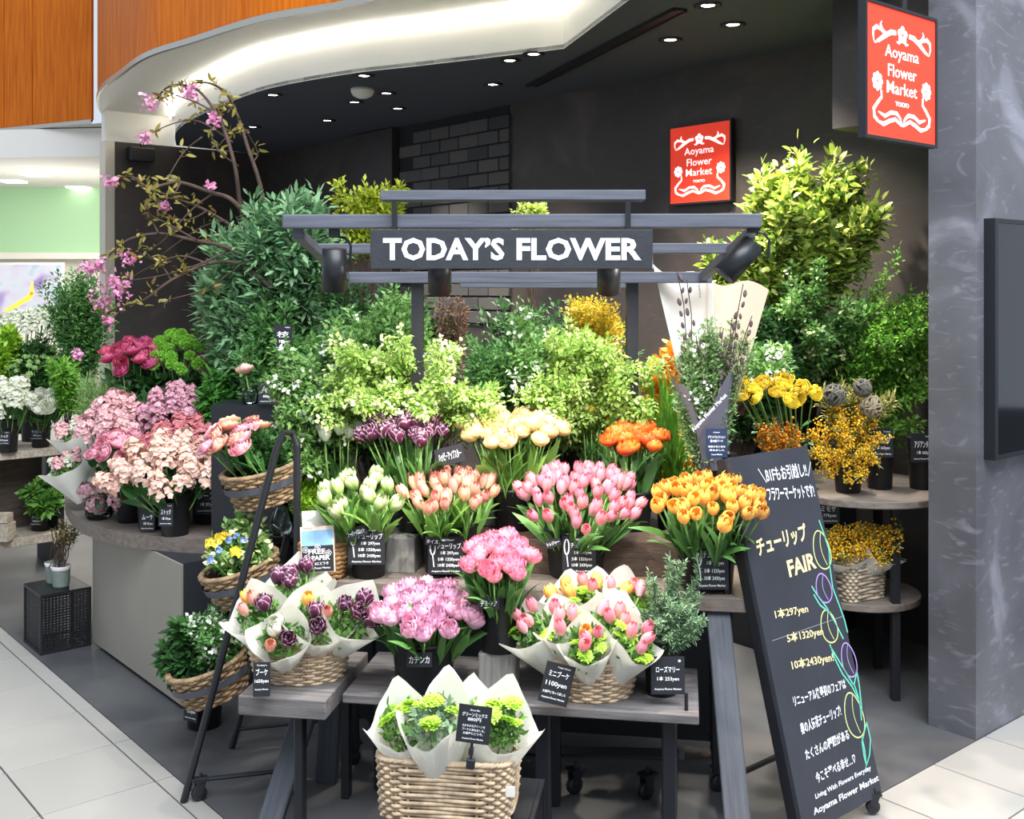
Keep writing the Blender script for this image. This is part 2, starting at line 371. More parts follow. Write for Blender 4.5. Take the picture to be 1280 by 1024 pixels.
def cladding(P, cuts, d=0):
    P = [Vector(x) for x in P]; s = [0]
    for i in range(1, len(P)): s.append(s[-1]+(P[i]-P[i-1]).length)
    def pt(q):
        q = max(0, min(s[-1], q))
        for i in range(1, len(s)):
            if q <= s[i]: return P[i-1].lerp(P[i], (q-s[i-1])/(s[i]-s[i-1]))
        return P[-1]
    for c0, c1 in zip(cuts[:-1], cuts[1:]):
        c0, c1 = c0*s[-1], c1*s[-1]; n = 8; mm = MB()
        f = [pt(c0+.006+(c1-c0-.012)*i/n) for i in range(n+1)]; o = offset([tuple(x) for x in f], -.03)
        v = []
        for q, h in ((f, 0), (o, 0)):
            for x in q: v += [(x[0], x[1], ZS+.03), (x[0], x[1], 4.7)]
        k = 2*(n+1); fc = []
        for i in range(n):
            fc += [(2*i, 2*i+2, 2*i+3, 2*i+1), (k+2*i, k+2*i+1, k+2*i+3, k+2*i+2), (2*i, k+2*i, k+2*i+2, 2*i+2)]
        fc += [(0, 1, k+1, k), (2*n, k+2*n, k+2*n+1, 2*n+1)]
        mm.add(v, fc); mm.build('wood_panel', M_wood, bk)
    f = [pt(s[-1]*i/60) for i in range(61)]; o = offset([tuple(x) for x in f], -.012); mm = MB()
    for i in range(60):
        mm.add([(o[i][0], o[i][1], ZS+.01), (o[i+1][0], o[i+1][1], ZS+.01), (o[i+1][0], o[i+1][1], 4.7), (o[i][0], o[i][1], 4.7)], [(0, 1, 2, 3)])
    mm.build('backing', M_seam, bk)
    mm = MB(); g = offset([tuple(x) for x in f], .008)
    for i in range(60):
        a, b, c_, d_ = g[i], g[i+1], o[i], o[i+1]
        mm.add([(a[0], a[1], ZS-.003), (b[0], b[1], ZS-.003), (b[0], b[1], ZS+.034), (a[0], a[1], ZS+.034), (c_[0], c_[1], ZS-.003), (d_[0], d_[1], ZS-.003)], [(0, 1, 2, 3), (4, 5, 1, 0)])
    mm.build('steel_edge', M_metal, bk)
cladding(outS, [0, .2, .38, .53, .635, .75, .86, 1])
cladding([(-3.9, 10.02)]+left, [0, .2, .3, .6, 1])
# LED strip in the cove
m = MB(); inn = offset(pth, .05); m.tube([(x[0], x[1], ZS-.02) for x in inn[2:]], .008, 6)
tag(m.build('cove_light', mat('cove_led', (1, .95, .86, 1), .5, emit=7)), 'thin warm light strip along the white curved fascia', 'light strip')
m = MB(); m.prism([tuple(ab(*x)[:2]) for x in ((1.77, 7.38), (3.3, 7.38), (3.3, 7.46), (1.77, 7.46))], 2.967, ZS+.05)
struct(m.build('trim_7', M_cove), 'white band above the black partition', 'fascia')
m = MB(); m.prism([tuple(ab(*x)[:2]) for x in ((1.35, -.04), (2.42, -.04), (2.42, .04), (1.35, .04))], ZD, ZD+.16)
struct(m.build('trim_8', M_ceil), 'dark beam at the wall end carrying the hanging sign', 'beam')
# slot diffuser
m = MB(); a, b = atz(664, 106, ZD), atz(850, 10, ZD); d = (b-a).normalized(); mid = (a+b)/2
q = math.atan2(d.y, d.x); m.box((0, 0, 0), ((b-a).length/2, .035, .006))
for s_ in (-1, 1): m.box((0, s_*.03, -.006), ((b-a).length/2, .006, .006))
tag(m.build('slot_vent', mat('vent_black', '#0b0c0f', .5), None, loc=mid-Vector((0, 0, .006)), rot=(0, 0, q)), 'long black slot vent in the dark ceiling', 'vent')
# downlights
ring = MB(); ring.lathe([(.062, 0), (.062, -.008), (.046, -.01), (.042, .0)], 24, cap0=False); ringm = ring.mesh('trim_ring', M_black, True)
lens = MB(); lens.lathe([(.001, -.003), (.03, -.003)], 20, cap0=False); M_lens = mat('lamp_lens', (1, .93, .82, 1), .5, emit=14); lensm = lens.mesh('lens', M_lens)
DL = [(341, 118), (409, 150), (404, 181), (455, 94), (483, 116), (443, 127), (497, 135), (616, 105), (637, 75), (667, 67), (838, 49), (885, 6), (916, 30), (316, 158)]
DLT = {}
for i, (x, y) in enumerate(DL):
    P = atz(x, y, ZD)
    g = thing('downlight', 'small recessed downlight in the dark shop ceiling', 'light', P, group='recessed ceiling downlights')
    link('trim_ring', ringm, g); link('lens', lensm, g)
    lp = lamp('downlight_lamp', 'SPOT', (0, 0, -.02), 120 if x > 800 else 75, (1, .9, .76), None, .03, spot=108 if x > 800 else 90, blend=.6); lp.parent = g
m = MB(); m.lathe([(.075, 0), (.075, -.02), (.06, -.045), (.03, -.06), (.001, -.063)], 24)
for (x, y), lb in (((453, 111), 'white dome smoke detector beside the downlights, nearer one'), ((434, 188), 'small white dome detector further back on the ceiling')):
    tag(m.build('smoke_detector', mat('white_plastic', '#dedcd6', .5), None, True, loc=atz(x, y, ZD)), lb, 'detector')
q = MB(); q.box((0, 0, 0), (.11, .05, .06), None, 0, .01); q.box((.02, 0, .08), (.02, .02, .03))
tag(q.build('loudspeaker', M_blackmatt, None, loc=ab(2.05, 7.29, 2.86), rot=(0, 0, math.radians(40))), 'black box loudspeaker at the top of the black partition', 'loudspeaker')
# dropped box at the right, behind the hanging sign
q = MB(); q.prism([tuple(ab(*x)[:2]) for x in ((2.62, .75), (3.29, .75), (3.29, .2), (2.62, .2))], 2.40, 2.965)
struct(q.build('trim_6', M_dark), 'dark dropped ceiling box beside the wall end', 'bulkhead')

# ------------------------------------------------------------------ neighbouring shop at the far left
m = MB(); m.box((-7, 13.6, 1.5), (4.5, .05, 1.5)); nw = struct(m.build('wall_left', mat('cream_wall', '#e6dfcf', .7)), 'cream lower wall of the neighbouring shop', 'wall')
m = MB(); m.box((-7, 13.52, 2.55), (4.5, .04, .42)); m.build('green_panel', mat('pale_green_paint', '#b4dcae', .7), nw)
m = MB(); m.box((-7, 13.46, 2.1), (4.5, .06, .04)); m.build('dado_rail', mat('cream_rail', '#efeadf', .6), nw)
m = MB(); m.prism([(-9, 10.9), (-3.5, 10.2), (-3.2, 14), (-9, 14)], 2.95, 3.22); nc = struct(m.build('ceiling_neighbour', mat('white_ceiling', '#e8e5de', .8)), 'white ceiling of the neighbouring shop', 'ceiling')
m = MB(); m.box((0, 0, 0), (.12, .12, .008)); sq = m.mesh('panel_light', mat('panel_light', (1, .97, .9, 1), .5, emit=2))
for x, y in ((16, 227), (44, 219), (99, 235)): tag(link('panel_light', sq, None, atz(x, y, 2.94)), 'small bright ceiling light in the neighbouring white ceiling', 'light', 'neighbouring ceiling lights')
lamp('neighbour_ceiling_lamp', 'AREA', (-5.5, 12.0, 2.9), 32, (1, .98, .92), (-5.5, 12.6, 0), 2.5, 1.5)
lamp('neighbour_fill_lamp', 'POINT', (-4.9, 11.6, 1.9), 34, (1, .96, .88), None, .2)  # added fill lamp without a fixture, brightens the white ceiling and soffit here
# bright advertising screen
M_scr, N, L, p = new_mat('screen_picture'); tc = N.new('ShaderNodeTexCoord'); vo = N.new('ShaderNodeTexNoise'); vo.inputs['Scale'].default_value = 4.5; vo.inputs['Detail'].default_value = 1
L.new(tc.outputs['Object'], vo.inputs[0]); r = N.new('ShaderNodeValToRGB'); cr = r.color_ramp; cr.elements.new(.5); cr.elements.new(.6)
for i, (q, c) in enumerate(((.3, '#a9d6f5'), (.45, '#f4f8ff'), (.58, '#f2ecfc'), (.72, '#b79be0'))): cr.elements[i].position = q; cr.elements[i].color = lin(c)
L.new(vo.outputs['Fac'], r.inputs[0]); L.new(r.outputs[0], p.inputs['Emission Color']); p.inputs['Emission Strength'].default_value = .55; p.inputs['Base Color'].default_value = (0, 0, 0, 1)
a, b = at(-60, 331, 12), at(78, 390, 12)
s = thing('advertising_screen', 'bright white and violet advertising screen in the neighbouring shop', 'screen', ((a.x+b.x)/2, 12, (a.z+b.z)/2))
hx, hz = (b.x-a.x)/2, (a.z-b.z)/2
q = MB(); q.box((0, 0, 0), (hx, .01, hz)); q.build('display', M_scr, s); q = MB()
for sx in (-1, 1): q.box((sx*(hx+.012), 0, 0), (.012, .02, hz+.024))
for sz in (-1, 1): q.box((0, 0, sz*(hz+.012)), (hx, .02, .012))
q.build('bezel', mat('bezel_grey', '#b9b5ae', .5), s)
q = MB(); q.ribbon([(hx-.62, -.26), (hx-.48, -.17), (hx-.36, -.1), (hx-.33, -.04)], [.05, .05, .06, .04]); q.ribbon([(hx-.335, -.08), (hx-.33, .08)], [.05, .02])
q.build('picture_shape', mat('screen_orange', '#f7b23b', .5, emit=.4), s, loc=(0, -.013, 0), rot=(math.pi/2, 0, 0))
q = MB(); q.box((0, 0, 0), (hx+.2, .2, .7)); tag(q.build('display_plinth', mat('plinth_cream', '#d9d2c4', .7), None, loc=((a.x+b.x)/2, 12.2, .7)), 'cream plinth carrying the advertising screen', 'plinth')

# wall screen on the right-hand wall
a = 2.423; P0, P1 = ab(2.5, -.02, 0), None
Ysc = None
def on_wall(px, b=-.02):
    # point of the wall plane (through ab(.,b)) on the pixel column
    k = (px-640)/F; o = ab(0, b); t = (k*o.y-o.x)/(E1[0]-k*E1[1]); return t
t0 = on_wall(1237); Y0 = ab(t0, -.02).y; z1 = CAMZ-(273-HZ)*Y0/F; z0 = CAMZ-(575-HZ)*Y0/F
s = thing('wall_display', 'switched off glossy black wall display with a black frame', 'display', ab(t0+.35, 0, (z0+z1)/2), (0, 0, math.radians(40)))
hz = (z1-z0)/2; q = MB(); q.box((0, -.02, 0), (.335, .018, hz-.015)); q.build('screen_glass', mat('black_gloss', '#0c0f14', .06, 0, spec=.7), s)
q = MB()
for sx in (-1, 1): q.box((sx*.343, -.022, 0), (.012, .022, hz))
for sz in (-1, 1): q.box((0, -.022, sz*(hz-.008)), (.331, .022, .008))
q.build('bezel', M_black, s)

# ------------------------------------------------------------------ shop signs
M_red = mat('backlit_red', lin('#e2381e'), .5, emit=.36); M_signw = mat('backlit_white', (1, 1, 1, 1), .5, emit=.5)
def sign(loc, rotz, label, rod=False):
    s = thing('shop_sign', label, 'sign', loc, (0, 0, rotz)); h = .23
    q = MB(); q.box((0, 0, 0), (h-.011, .010, h-.011)); q.build('face_panel', M_red, s); q = MB()
    for sx in (-1, 1): q.box((sx*(h-.005), 0, 0), (.0055, .014, h))
    for sz in (-1, 1): q.box((0, 0, sz*(h-.005)), (h-.0105, .014, .0055))
    q.box((0, .013, 0), (h, .003, h)); q.build('frame', M_black, s)
    D = 2*h
    def X(u): return (u-.5)*D
    def Yy(v): return (.5-v)*D
    q = MB()
    for wd_ in (('Aoyama', X(.26), Yy(.41), .47*D, .115*D, 0, .006), ('Flower', X(.3), Yy(.525), .4*D, .092*D, 0, .006), ('Market', X(.285), Yy(.65), .42*D, .092*D, 0, .006), ('TOKYO', X(.4), Yy(.735), .19*D, .034*D, 0, .03)):
        q = MB(); put_text(q, *wd_); q.build('lettering', M_signw, s, loc=(0, -.0115, 0), rot=(math.pi/2, 0, 0))
    for sg in (-1, 1):
        q = MB()
        def pp(L_): return [(sg*(u-.5)*D, (.5-v)*D) for u, v in L_]
        q.ribbon(pp([(.59, .195), (.66, .2), (.74, .235), (.82, .28), (.88, .305)]), [.035*D, .04*D, .04*D, .03*D, .01*D])
        q.ribbon(pp([(.72, .225), (.78, .2), (.8, .16), (.785, .135)]), [.03*D, .035*D, .022*D, .006*D])
        q.ribbon(pp([(.79, .2), (.85, .185), (.895, .21), (.9, .25), (.885, .3)]), [.02*D, .035*D, .03*D, .02*D, .008*D])
        q.build('scroll_ornament', M_signw, s, loc=(0, -.0115, 0), rot=(math.pi/2, 0, 0)); q = MB()
        q.ribbon(pp([(.79, .64), (.785, .69), (.84, .735), (.89, .785), (.88, .84), (.82, .875)]), [.022*D, .025*D, .03*D, .034*D, .034*D, .02*D])
        q.ribbon(pp([(.86, .865), (.76, .885), (.68, .855), (.6, .835), (.53, .865), (.505, .88)]), [.012*D, .034*D, .032*D, .03*D, .025*D, .01*D])
        q.ribbon(pp([(.83, .8), (.74, .825), (.66, .79), (.58, .79), (.53, .825), (.505, .87)]), [.01*D, .03*D, .03*D, .03*D, .022*D, .008*D])
        q.build('scroll_ornament', M_signw, s, loc=(0, -.0115, 0), rot=(math.pi/2, 0, 0)); q = MB()
        cx, cy = sg*.34*D, -.08*D
        for k in range(8):
            g = k*math.pi/4; q.add([(cx+.05*D*math.cos(g)+.022*D*math.cos(t), cy+.05*D*math.sin(g)+.022*D*math.sin(t), 0) for t in [i*math.pi/4 for i in range(8)]], [tuple(range(8))])
        for rr in (.036, .018): q.ribbon([(cx+rr*D*math.cos(i*.52), cy+rr*D*math.sin(i*.52)) for i in range(13)], .014*D)
        q.build('rose_ornament', M_signw, s, loc=(0, -.0115, 0), rot=(math.pi/2, 0, 0))
    q = MB()
    for k in range(5):
        g = k*2*math.pi/5+.3; cx, cy = .04*D*math.cos(g), .3*D+.04*D*math.sin(g)
        q.add([(cx+.03*D*math.cos(t), cy+.03*D*math.sin(t), 0) for t in [i*math.pi/5 for i in range(10)]], [tuple(range(10))])
    for sg in (-1, 1): q.ribbon([(sg*.02*D, .27*D), (sg*.05*D, .235*D), (sg*.08*D, .24*D)], [.02*D, .025*D, .012*D])
    q.build('flower_ornament', M_signw, s, loc=(0, -.0115, 0), rot=(math.pi/2, 0, 0))
    if rod:
        q = MB(); q.tube([(.03, 0, h), (.03, 0, ZD-loc[2])], .009, 8); q.build('hanger', M_black, s)
    return s
zc = CAMZ-(86-HZ)*3.56/F
sign(ab(1.887, 0, zc+.005), math.radians(40), 'large red square sign hanging at the upper right beside the wall end', True)
zc2 = CAMZ-(204-HZ)*6.15/F
sign(Vector((1.075, 6.160, zc2)), math.radians(-50), 'red square sign fixed to the dark wall behind the green tree')
# ------------------------------------------------------------------ display stand: tables, trestles, roof frame
RT = (0, 0, -TA)
def slab(root, u0, u1, v0, v1, z1, th, name='tabletop', m=None):
    q = MB(); q.box((0, 0, 0), ((u1-u0)/2, (v1-v0)/2, th/2), None, 0, .003)
    return link(name, q.mesh(name, m or M_greywood), root, T((u0+u1)/2, (v0+v1)/2, z1-th/2), RT)
def bar(root, name, a, b, wx, wy, m):
    """straight square bar from a to b (world), section wx by wy"""
    a, b = Vector(a), Vector(b); d = b-a; q = MB(); q.box((0, 0, 0), (wx/2, wy/2, d.length/2), None, 0, min(wx, wy)*.12)
    z = d.normalized(); x = Vector((math.cos(TA), -math.sin(TA), 0)); x = (x-z*x.dot(z)).normalized(); y = z.cross(x)
    return link(name, q.mesh(name, m), root, (a+b)/2, Matrix((x, y, z)).transposed().to_quaternion())
_w = MB(); _w.lathe([(.008, -.011), (.027, -.011), (.03, -.008), (.03, .008), (.027, .011), (.008, .011)], 18, cap1=True)
for i in range(len(_w.v)): x, y, z = _w.v[i]; _w.v[i] = (x, z, y)
wheelm = _w.mesh('wheel', mat('castor_rubber', '#1b1c20', .4), True)
_f = MB()
for s_ in (-1, 1): _f.add([(-.012, s_*.015, 0), (.012, s_*.015, 0), (.028, s_*.015, .05), (-.016, s_*.015, .05)], [(0, 1, 2, 3)])
_f.box((.006, 0, .053), (.028, .022, .004)); _f.tube([(0, -.017, 0), (0, .017, 0)], .005, 6); _f.tube([(.006, 0, .055), (.006, 0, .075)], .007, 6)
forkm = _f.mesh('castor', mat('castor_metal', '#3a3c42', .35, .7))
def castor(root, loc, rot=0, s=1):
    c = link('castor', forkm, root, (loc[0], loc[1], .03*s), (0, 0, rot), s); link('wheel', wheelm, c)
# narrow bench at the left end
g = thing('bench', 'narrow grey wooden bench end carrying the purple tulip bouquet basket', 'bench')
slab(g, -.775, -.5, -.39, .05, .47, .057)
for u, v in ((-.6, -.33), (-.56, 0), (-.74, 0)): bar(g, 'leg', T(u, v, 0), T(u, v, .413), .028, .04, M_black)
bar(g, 'plank_leg', T(-.71, -.36, 0), T(-.63, -.12, .413), .075, .03, M_leg)
# low table
g = thing('low_table', 'long low grey wooden table in front of the stepped tulip stand', 'table')
slab(g, -.485, .597, -.277, .12, .45, .027, m=M_greywood)
for u, v in ((.13, -.2), (.51, -.2), (-.46, .08), (.51, .06), (.13, .06)): bar(g, 'leg', T(u, v, 0), T(u, v, .423), .045, .05, M_black)
q = MB(); q.tube([T(.56, -.24, .5), T(.56, -.24, .45)], .006, 6); q.build('hook', M_black, g)
for u, v in ((.19, .14), (.43, .14)): castor(g, T(u, v), .6)
# stepped stand
g = thing('stepped_stand', 'dark trestle stand whose upper grey shelf carries the tulip buckets', 'display stand')
slab(g, -.69, .795, 0, .42, .72, .045, 'shelf', M_topwood)
for s_, ub, ut in ((1, .72, .66), (-1, -.66, -.62)):
    bar(g, 'front_leg', T(ub, -.38, 0) if s_ > 0 else T(ub, .09, 0), T(ut, .04, .675) if s_ > 0 else T(ut, .09, .675), .075, .03, M_leg)
    bar(g, 'rear_leg', T(ub*.93, .24, .06), T(ut, .2, .675), .045, .04, M_black)
    bar(g, 'rear_leg', T(ub*.93, .5, .06), T(ut, .4, .675), .045, .04, M_black)
    castor(g, T(ub*.93, .24), .4, .95); castor(g, T(ub*.93, .5), 2, .95)
bar(g, 'rail', T(-.68, .24, .09), T(.68, .24, .09), .03, .03, M_black)
castor(g, T(-.3, .3), 1, 1.1)
# wooden risers under the rear buckets
def riser(u, v, z, sx, sy, h, label):
    q = MB(); q.box((0, 0, 0), (sx/2, sy/2, h/2), None, 0, .003)
    tag(q.build('wooden_riser', mat('brown_riser', '#5b4b40', .75, 0, .3, 40, .3, 6, .3, (2, 14, 14)) if 'riser' in label else mat('weathered_wood', '#8f8d88', .8, 0, .3, 40, .3, 6, .3, (14, 14, 1)), None, loc=T(u, v, z+h/2), rot=RT), label, 'wood block')
riser(-.42, .21, .72, .12, .16, .12, 'weathered wood block beside the white parrot tulip bucket')
riser(-.05, .27, .72, .5, .16, .12, 'long wood riser behind the peach tulip bucket')
riser(.45, .30, .72, .5, .18, .12, 'wood riser behind the pink tulip bucket')
riser(-.015, -.16, .45, .115, .1, .125, 'pale weathered wood block under the double pink tulip bucket')
# roof frame with sign and spotlights
g = thing('roof_frame', 'charcoal timber roof frame standing over the tulip display', 'canopy frame')
def rail(px0, px1, py, Y, hw, hd, name='rail'):
    a, b = at(px0, py, Y), at(px1, py, Y); q = MB(); q.box((0, 0, 0), ((b.x-a.x)/2, hd, hw), None, 0, .003)
    return link(name, q.mesh(name, M_beam), g, ((a.x+b.x)/2, Y, a.z), (0, 0, math.radians(-1.5)))
rail(354, 948, 277, 3.0, .019, .03); rail(390, 918, 311, 3.36, .016, .025); rail(436, 888, 347, 3.9, .02, .025); rail(575, 786, 355, 4.25, .016, .02)
for px, dx in ((522, 0), (790, 0)):
    a = at(px, 350, 3.93); q = MB(); q.box((0, 0, 0), (.021, .021, (a.z-.72)/2)); link('post', q.mesh('post', M_black), g, (a.x, 3.93, .72+(a.z-.72)/2))
for s_, px in ((-1, 372), (1, 938)):
    a, b = at(px, 292, 3.03), at(px+s_*-60, 347, 3.88); bar(g, 'side_beam', a, b, .03, .03, M_beam)
g2 = thing('lighting_shelf', 'upper charcoal timber rail raised above the roof frame on two short posts', 'rail')
a, b = at(476, 246, 2.98), at(806, 243, 2.98); q = MB(); q.box((0, 0, 0), ((b.x-a.x)/2, .04, .0135), None, 0, .002)
link('rail', q.mesh('rail', M_beam), g2, ((a.x+b.x)/2, 3.0, (a.z+b.z)/2), (0, 0, math.radians(-1)))
for px in (493, 785):
    a, b = at(px, 288, 2.96), at(px, 252, 2.96); q = MB(); q.box((0, 0, 0), (.007, .006, (b.z-a.z)/2)); link('post', q.mesh('post', M_black), g2, (a.x, 2.962, (a.z+b.z)/2))
a, b = at(463, 336, 2.95), at(816, 287, 2.95)
s = thing('name_board', 'dark board with white capitals reading TODAY\'S FLOWER', 'sign', ((a.x+b.x)/2, 2.95, a.z))
hx, hz = (b.x-a.x)/2, (b.z-a.z)/2
q = MB(); q.box((0, .006, hz), (hx, .008, hz), None, 0, .001); q.build('board', mat('board_charcoal', '#2b2d34', .55, 0, .1, 80, .15, 20), s)
q = MB(); wf = .914*2*hx; x0 = -hx+.045*2*hx; hh = .58*2*hz

for wd_ in (("TODAY’S", x0, .21*2*hz, wf*.47, hh, 0, .036), ('FLOWER', x0+wf*.517, .21*2*hz, wf*.483, hh, 0, .036)):
    q = MB(); put_text(q, *wd_); q.build('lettering', mat('sign_white', '#e9edf2', .6), s, loc=(0, -.003, 0), rot=(math.pi/2, 0, 0))
def spotlight(loc, aim, label, L_=.12, R=.034, power=22):
    s = thing('spotlight', label, 'spotlight', loc); d = (Vector(aim)-Vector(loc)).normalized(); rq = d.to_track_quat('-Z', 'Y')
    q = MB(); q.lathe([(R, 0), (R, -L_), (R-.004, -L_), (R-.004, -L_+.03), (.001, -L_+.03)], 24); link('lamp_body', q.mesh('lamp_body', M_black, True), s, (0, 0, 0), rq)
    q = MB(); q.lathe([(.001, -L_+.028), (R-.006, -L_+.028)], 20, cap0=False); link('lens', q.mesh('lens', M_lens), s, (0, 0, 0), rq)
    q = MB(); q.box((0, 0, .045), (.014, .014, .014)); q.tube([(0, 0, .035), (.03, 0, .03), (R+.012, 0, .01), (R+.01, 0, -.04)], .004, 6); q.build('bracket', M_black, s)
    lp = lamp('spotlight_lamp', 'SPOT', d*(L_-.015), power, (1, .93, .82), None, .02, spot=135, blend=.8); lp.parent = s; lp.rotation_euler = rq.to_euler()
def sp(px, py, Y): return at(px, py, Y)
spotlight(sp(418, 311, 3.02), sp(418, 420, 3.06), 'black cylinder spotlight at the left end of the roof frame')
spotlight(sp(549, 318, 3.1), sp(552, 480, 3.3), 'black cylinder spotlight under the left part of the name board')
spotlight(sp(761, 318, 3.1), sp(761, 480, 3.3), 'black cylinder spotlight under the right part of the name board')
spotlight(sp(941, 305, 3.0), sp(860, 395, 2.98), 'tilted black cylinder spotlight at the right end of the roof frame')

# ------------------------------------------------------------------ leaning chalkboard
BR = Vector((1.2, 3.5, .06)); top = Vector((1.2-.643*.2856, 3.5+.766*.2856, 1.157))
e1 = Vector((E1[0], E1[1], 0)); by = (top-BR).normalized(); bz = e1.cross(by); BW = .425; BH = (top-BR).length
Rb = Matrix((e1, by, bz)).transposed(); o0 = BR-e1*BW
brd = thing('chalkboard', 'tall black chalkboard with yellow lettering and drawn tulips, leaning back at the front', 'chalkboard', o0, Rb.to_quaternion() if False else None)
brd.rotation_mode = 'QUATERNION'; brd.rotation_quaternion = Rb.to_quaternion()
q = MB(); q.box((BW/2, BH/2, -.008), (BW/2, BH/2, .008), None, 0, .001); q.build('board', mat('chalkboard_black', '#2a2d36', .6, 0, .08, 60, .2, 5), brd)
q = MB(); q.box((BW/2, BH/2+.0, -.035), (BW/2-.001, BH/2-.001, .019), None, 0, .002); q.build('backing_box', M_black, brd)
q = MB()
for x in (.012, BW-.012): q.tube([(x, BH-.01, -.04), (x, .0, -.27)], .012, 6)
q.tube([(.012, .15, -.24), (BW-.012, .15, -.24)], .01, 6); q.build('rear_frame', M_black, brd)
for x in (.04, BW-.04):
    c = link('castor', forkm, brd, (x, -.03, -.01), (-math.pi/2+math.radians(0), 0, 0)); c.rotation_mode = 'QUATERNION'; c.rotation_quaternion = Rb.to_quaternion().inverted(); c.scale = (.75,)*3; link('wheel', wheelm, c)
    c.location = Rb.inverted() @ (Rb @ Vector((x, 0, -.01))+Vector((0, 0, -.028)))
def onb(px, py):
    d = Vector(((px-640)/F, 1, -(py-HZ)/F)); o = Vector((0, 0, CAMZ)); t = (o0-o).dot(bz)/d.dot(bz); w_ = Rb.inverted() @ (o+d*t-o0); return (w_.x, w_.y)
M_chy = mat('chalk_yellow', '#ecd9a0', .9); M_chw = mat('chalk_white', '#e6e9ee', .9); M_cht = mat('chalk_teal', '#5fc0a6', .9); M_chp = mat('chalk_purple', '#a98ad6', .9); M_chg = mat('chalk_green', '#c4cf86', .9)
def chalk(body, p0, p1, ht, m, bold=.015):
    a, b = onb(*p0), onb(*p1); k = onb(p0[0], p0[1]-ht); h_ = k[1]-a[1]; q = MB()
    put_text(q, body, a[0], a[1], b[0]-a[0], h_, .0008, bold, 0, (b[1]-a[1])/(b[0]-a[0])); q.build('lettering', m, brd)
chalk('＼B1Fもお引越し!!／', (951, 605), (1017, 595), 20, M_chw); chalk('フラワーマーケットです!', (961, 627), (1019, 622), 18, M_chw, .02)
chalk('チューリップ', (948, 697), (1010, 676), 25, M_chy, .03); chalk('FAIR', (987, 722), (1021, 710), 22, M_chy, .03)
chalk('1本297yen', (970, 776), (1011, 768), 15, M_chy); chalk('5本1320yen', (985, 806), (1030, 796), 15, M_chy); chalk('10本2430yen!', (991, 840), (1043, 829), 16, M_chy)
chalk('リニューアル後最初のフェアは', (993, 884), (1058, 861), 15, M_chw, .02); chalk('春の人気花チューリップ!', (1002, 919), (1052, 895), 16, M_chw, .02)
chalk('たくさんの種類がある', (1008, 951), (1062, 924), 15, M_chw, .02); chalk('今こそ選べる幸せ…♡', (1021, 980), (1070, 954), 15, M_chw, .02)
chalk('Living With Flowers Everyday', (1020, 1001), (1089, 964), 9, M_chw); chalk('Aoyama Flower Market', (1018, 1022), (1099, 978), 12, M_chw, .02)
def c4(x, y): return (900+x/3.765, 560+y/3.765)
def c8(x, y): return (920+x/3.765, 752+y/3.765)
def chalkline(pts, m, wd=.0045, name='tulip_drawing'):
    q = MB(); q.ribbon([onb(*x) for x in pts], wd, 0, .0008); q.build(name, m, brd)
def oval(cv, cx, cy, rx, ry, m, tl=-.22):
    P = []
    for i in range(29):
        t = i/28*2*math.pi; x = rx*math.sin(t)*(1-.15*math.cos(t)); y = -ry*math.cos(t); P.append(cv(cx+x*math.cos(tl)-y*math.sin(tl), cy+x*math.sin(tl)+y*math.cos(tl)))
    chalkline(P, m); chalkline([cv(cx+(rx*.3-14*math.sin(i/8*3.1))*1-(-ry*.9+i/8*1.7*ry)*math.sin(tl), cy+(-ry*.9+i/8*1.7*ry)*math.cos(tl)) for i in range(9)], m, .003)
oval(c4, 478, 480, 38, 92, M_chg); oval(c4, 487, 660, 35, 70, M_chp); oval(c4, 512, 840, 37, 78, M_chg); oval(c8, 530, 275, 33, 82, M_chp); oval(c8, 555, 535, 42, 108, M_chg)
for P in ([c4(465, 340), c4(490, 410), c4(512, 480), c4(516, 560), c4(530, 660), c4(560, 740), c4(585, 810), c4(600, 870)], [c4(430, 650), c4(455, 690), c4(500, 750), c4(540, 820), c4(580, 900)], [c4(440, 690), c4(470, 740), c4(520, 780)],
          [c8(440, 200), c8(465, 270), c8(500, 340), c8(545, 400), c8(580, 470), c8(590, 560)], [c8(445, 215), c8(490, 290), c8(550, 390)], [c8(568, 330), c8(555, 390), c8(575, 450), c8(590, 540)], [c8(568, 330), c8(580, 400), c8(592, 520)],
          [c8(614, 568), c8(592, 660), c8(602, 730), c8(612, 775), c8(628, 720), c8(632, 650), c8(614, 568)], [c8(592, 640), c8(605, 700), c8(612, 775)]): chalkline(P, M_cht, .006)
chalkline([c4(245, 908), c4(585, 790)], mat('seam_grey', '#8b8f98', .8), .0018, 'panel_seam')

# ------------------------------------------------------------------ curved counter on the left
ctr = thing('display_counter', 'curved counter with brown wood top and olive grey panel, covered in pink flowers', 'counter')
q = MB(); q.prism([tuple(ab(*x)[:2]) for x in ((.265, 2.195), (.86, 2.195), (.86, 3.23), (.265, 3.23))], .02, .59); q.build('body', mat('cabinet_dark', '#26292e', .6), ctr)
q = MB(); q.prism([tuple(ab(*x)[:2]) for x in ((.255, 2.2), (.265, 2.2), (.265, 3.23), (.255, 3.23))], .02, .585); q.build('front_panel', mat('olive_grey_laminate', '#8c887e', .6, 0, 0, 1, .06, 3), ctr)
q = MB(); q.prism([tuple(ab(*x)[:2]) for x in ((.3, 2.2), (.86, 2.2), (.86, 3.2), (.3, 3.2))], 0, .02); q.build('plinth', M_black, ctr)
edge = [atz(81, 612, .65), atz(82, 626, .65), atz(90, 640, .65), atz(106, 652, .65), atz(146, 664, .65), atz(190, 670, .65), atz(250, 674, .65), atz(300, 672, .65)]
ed = [tuple(x[:2]) for x in smooth_path([Vector(x[:2]) for x in edge], 4)]
q = MB(); q.prism(ed+[tuple(ab(1.25, 2.3)[:2]), tuple(ab(1.6, 3.3)[:2]), tuple(ab(.7, 3.75)[:2]), (-2.2, 5.75)], .59, .65); q.build('worktop', M_topwood, ctr)
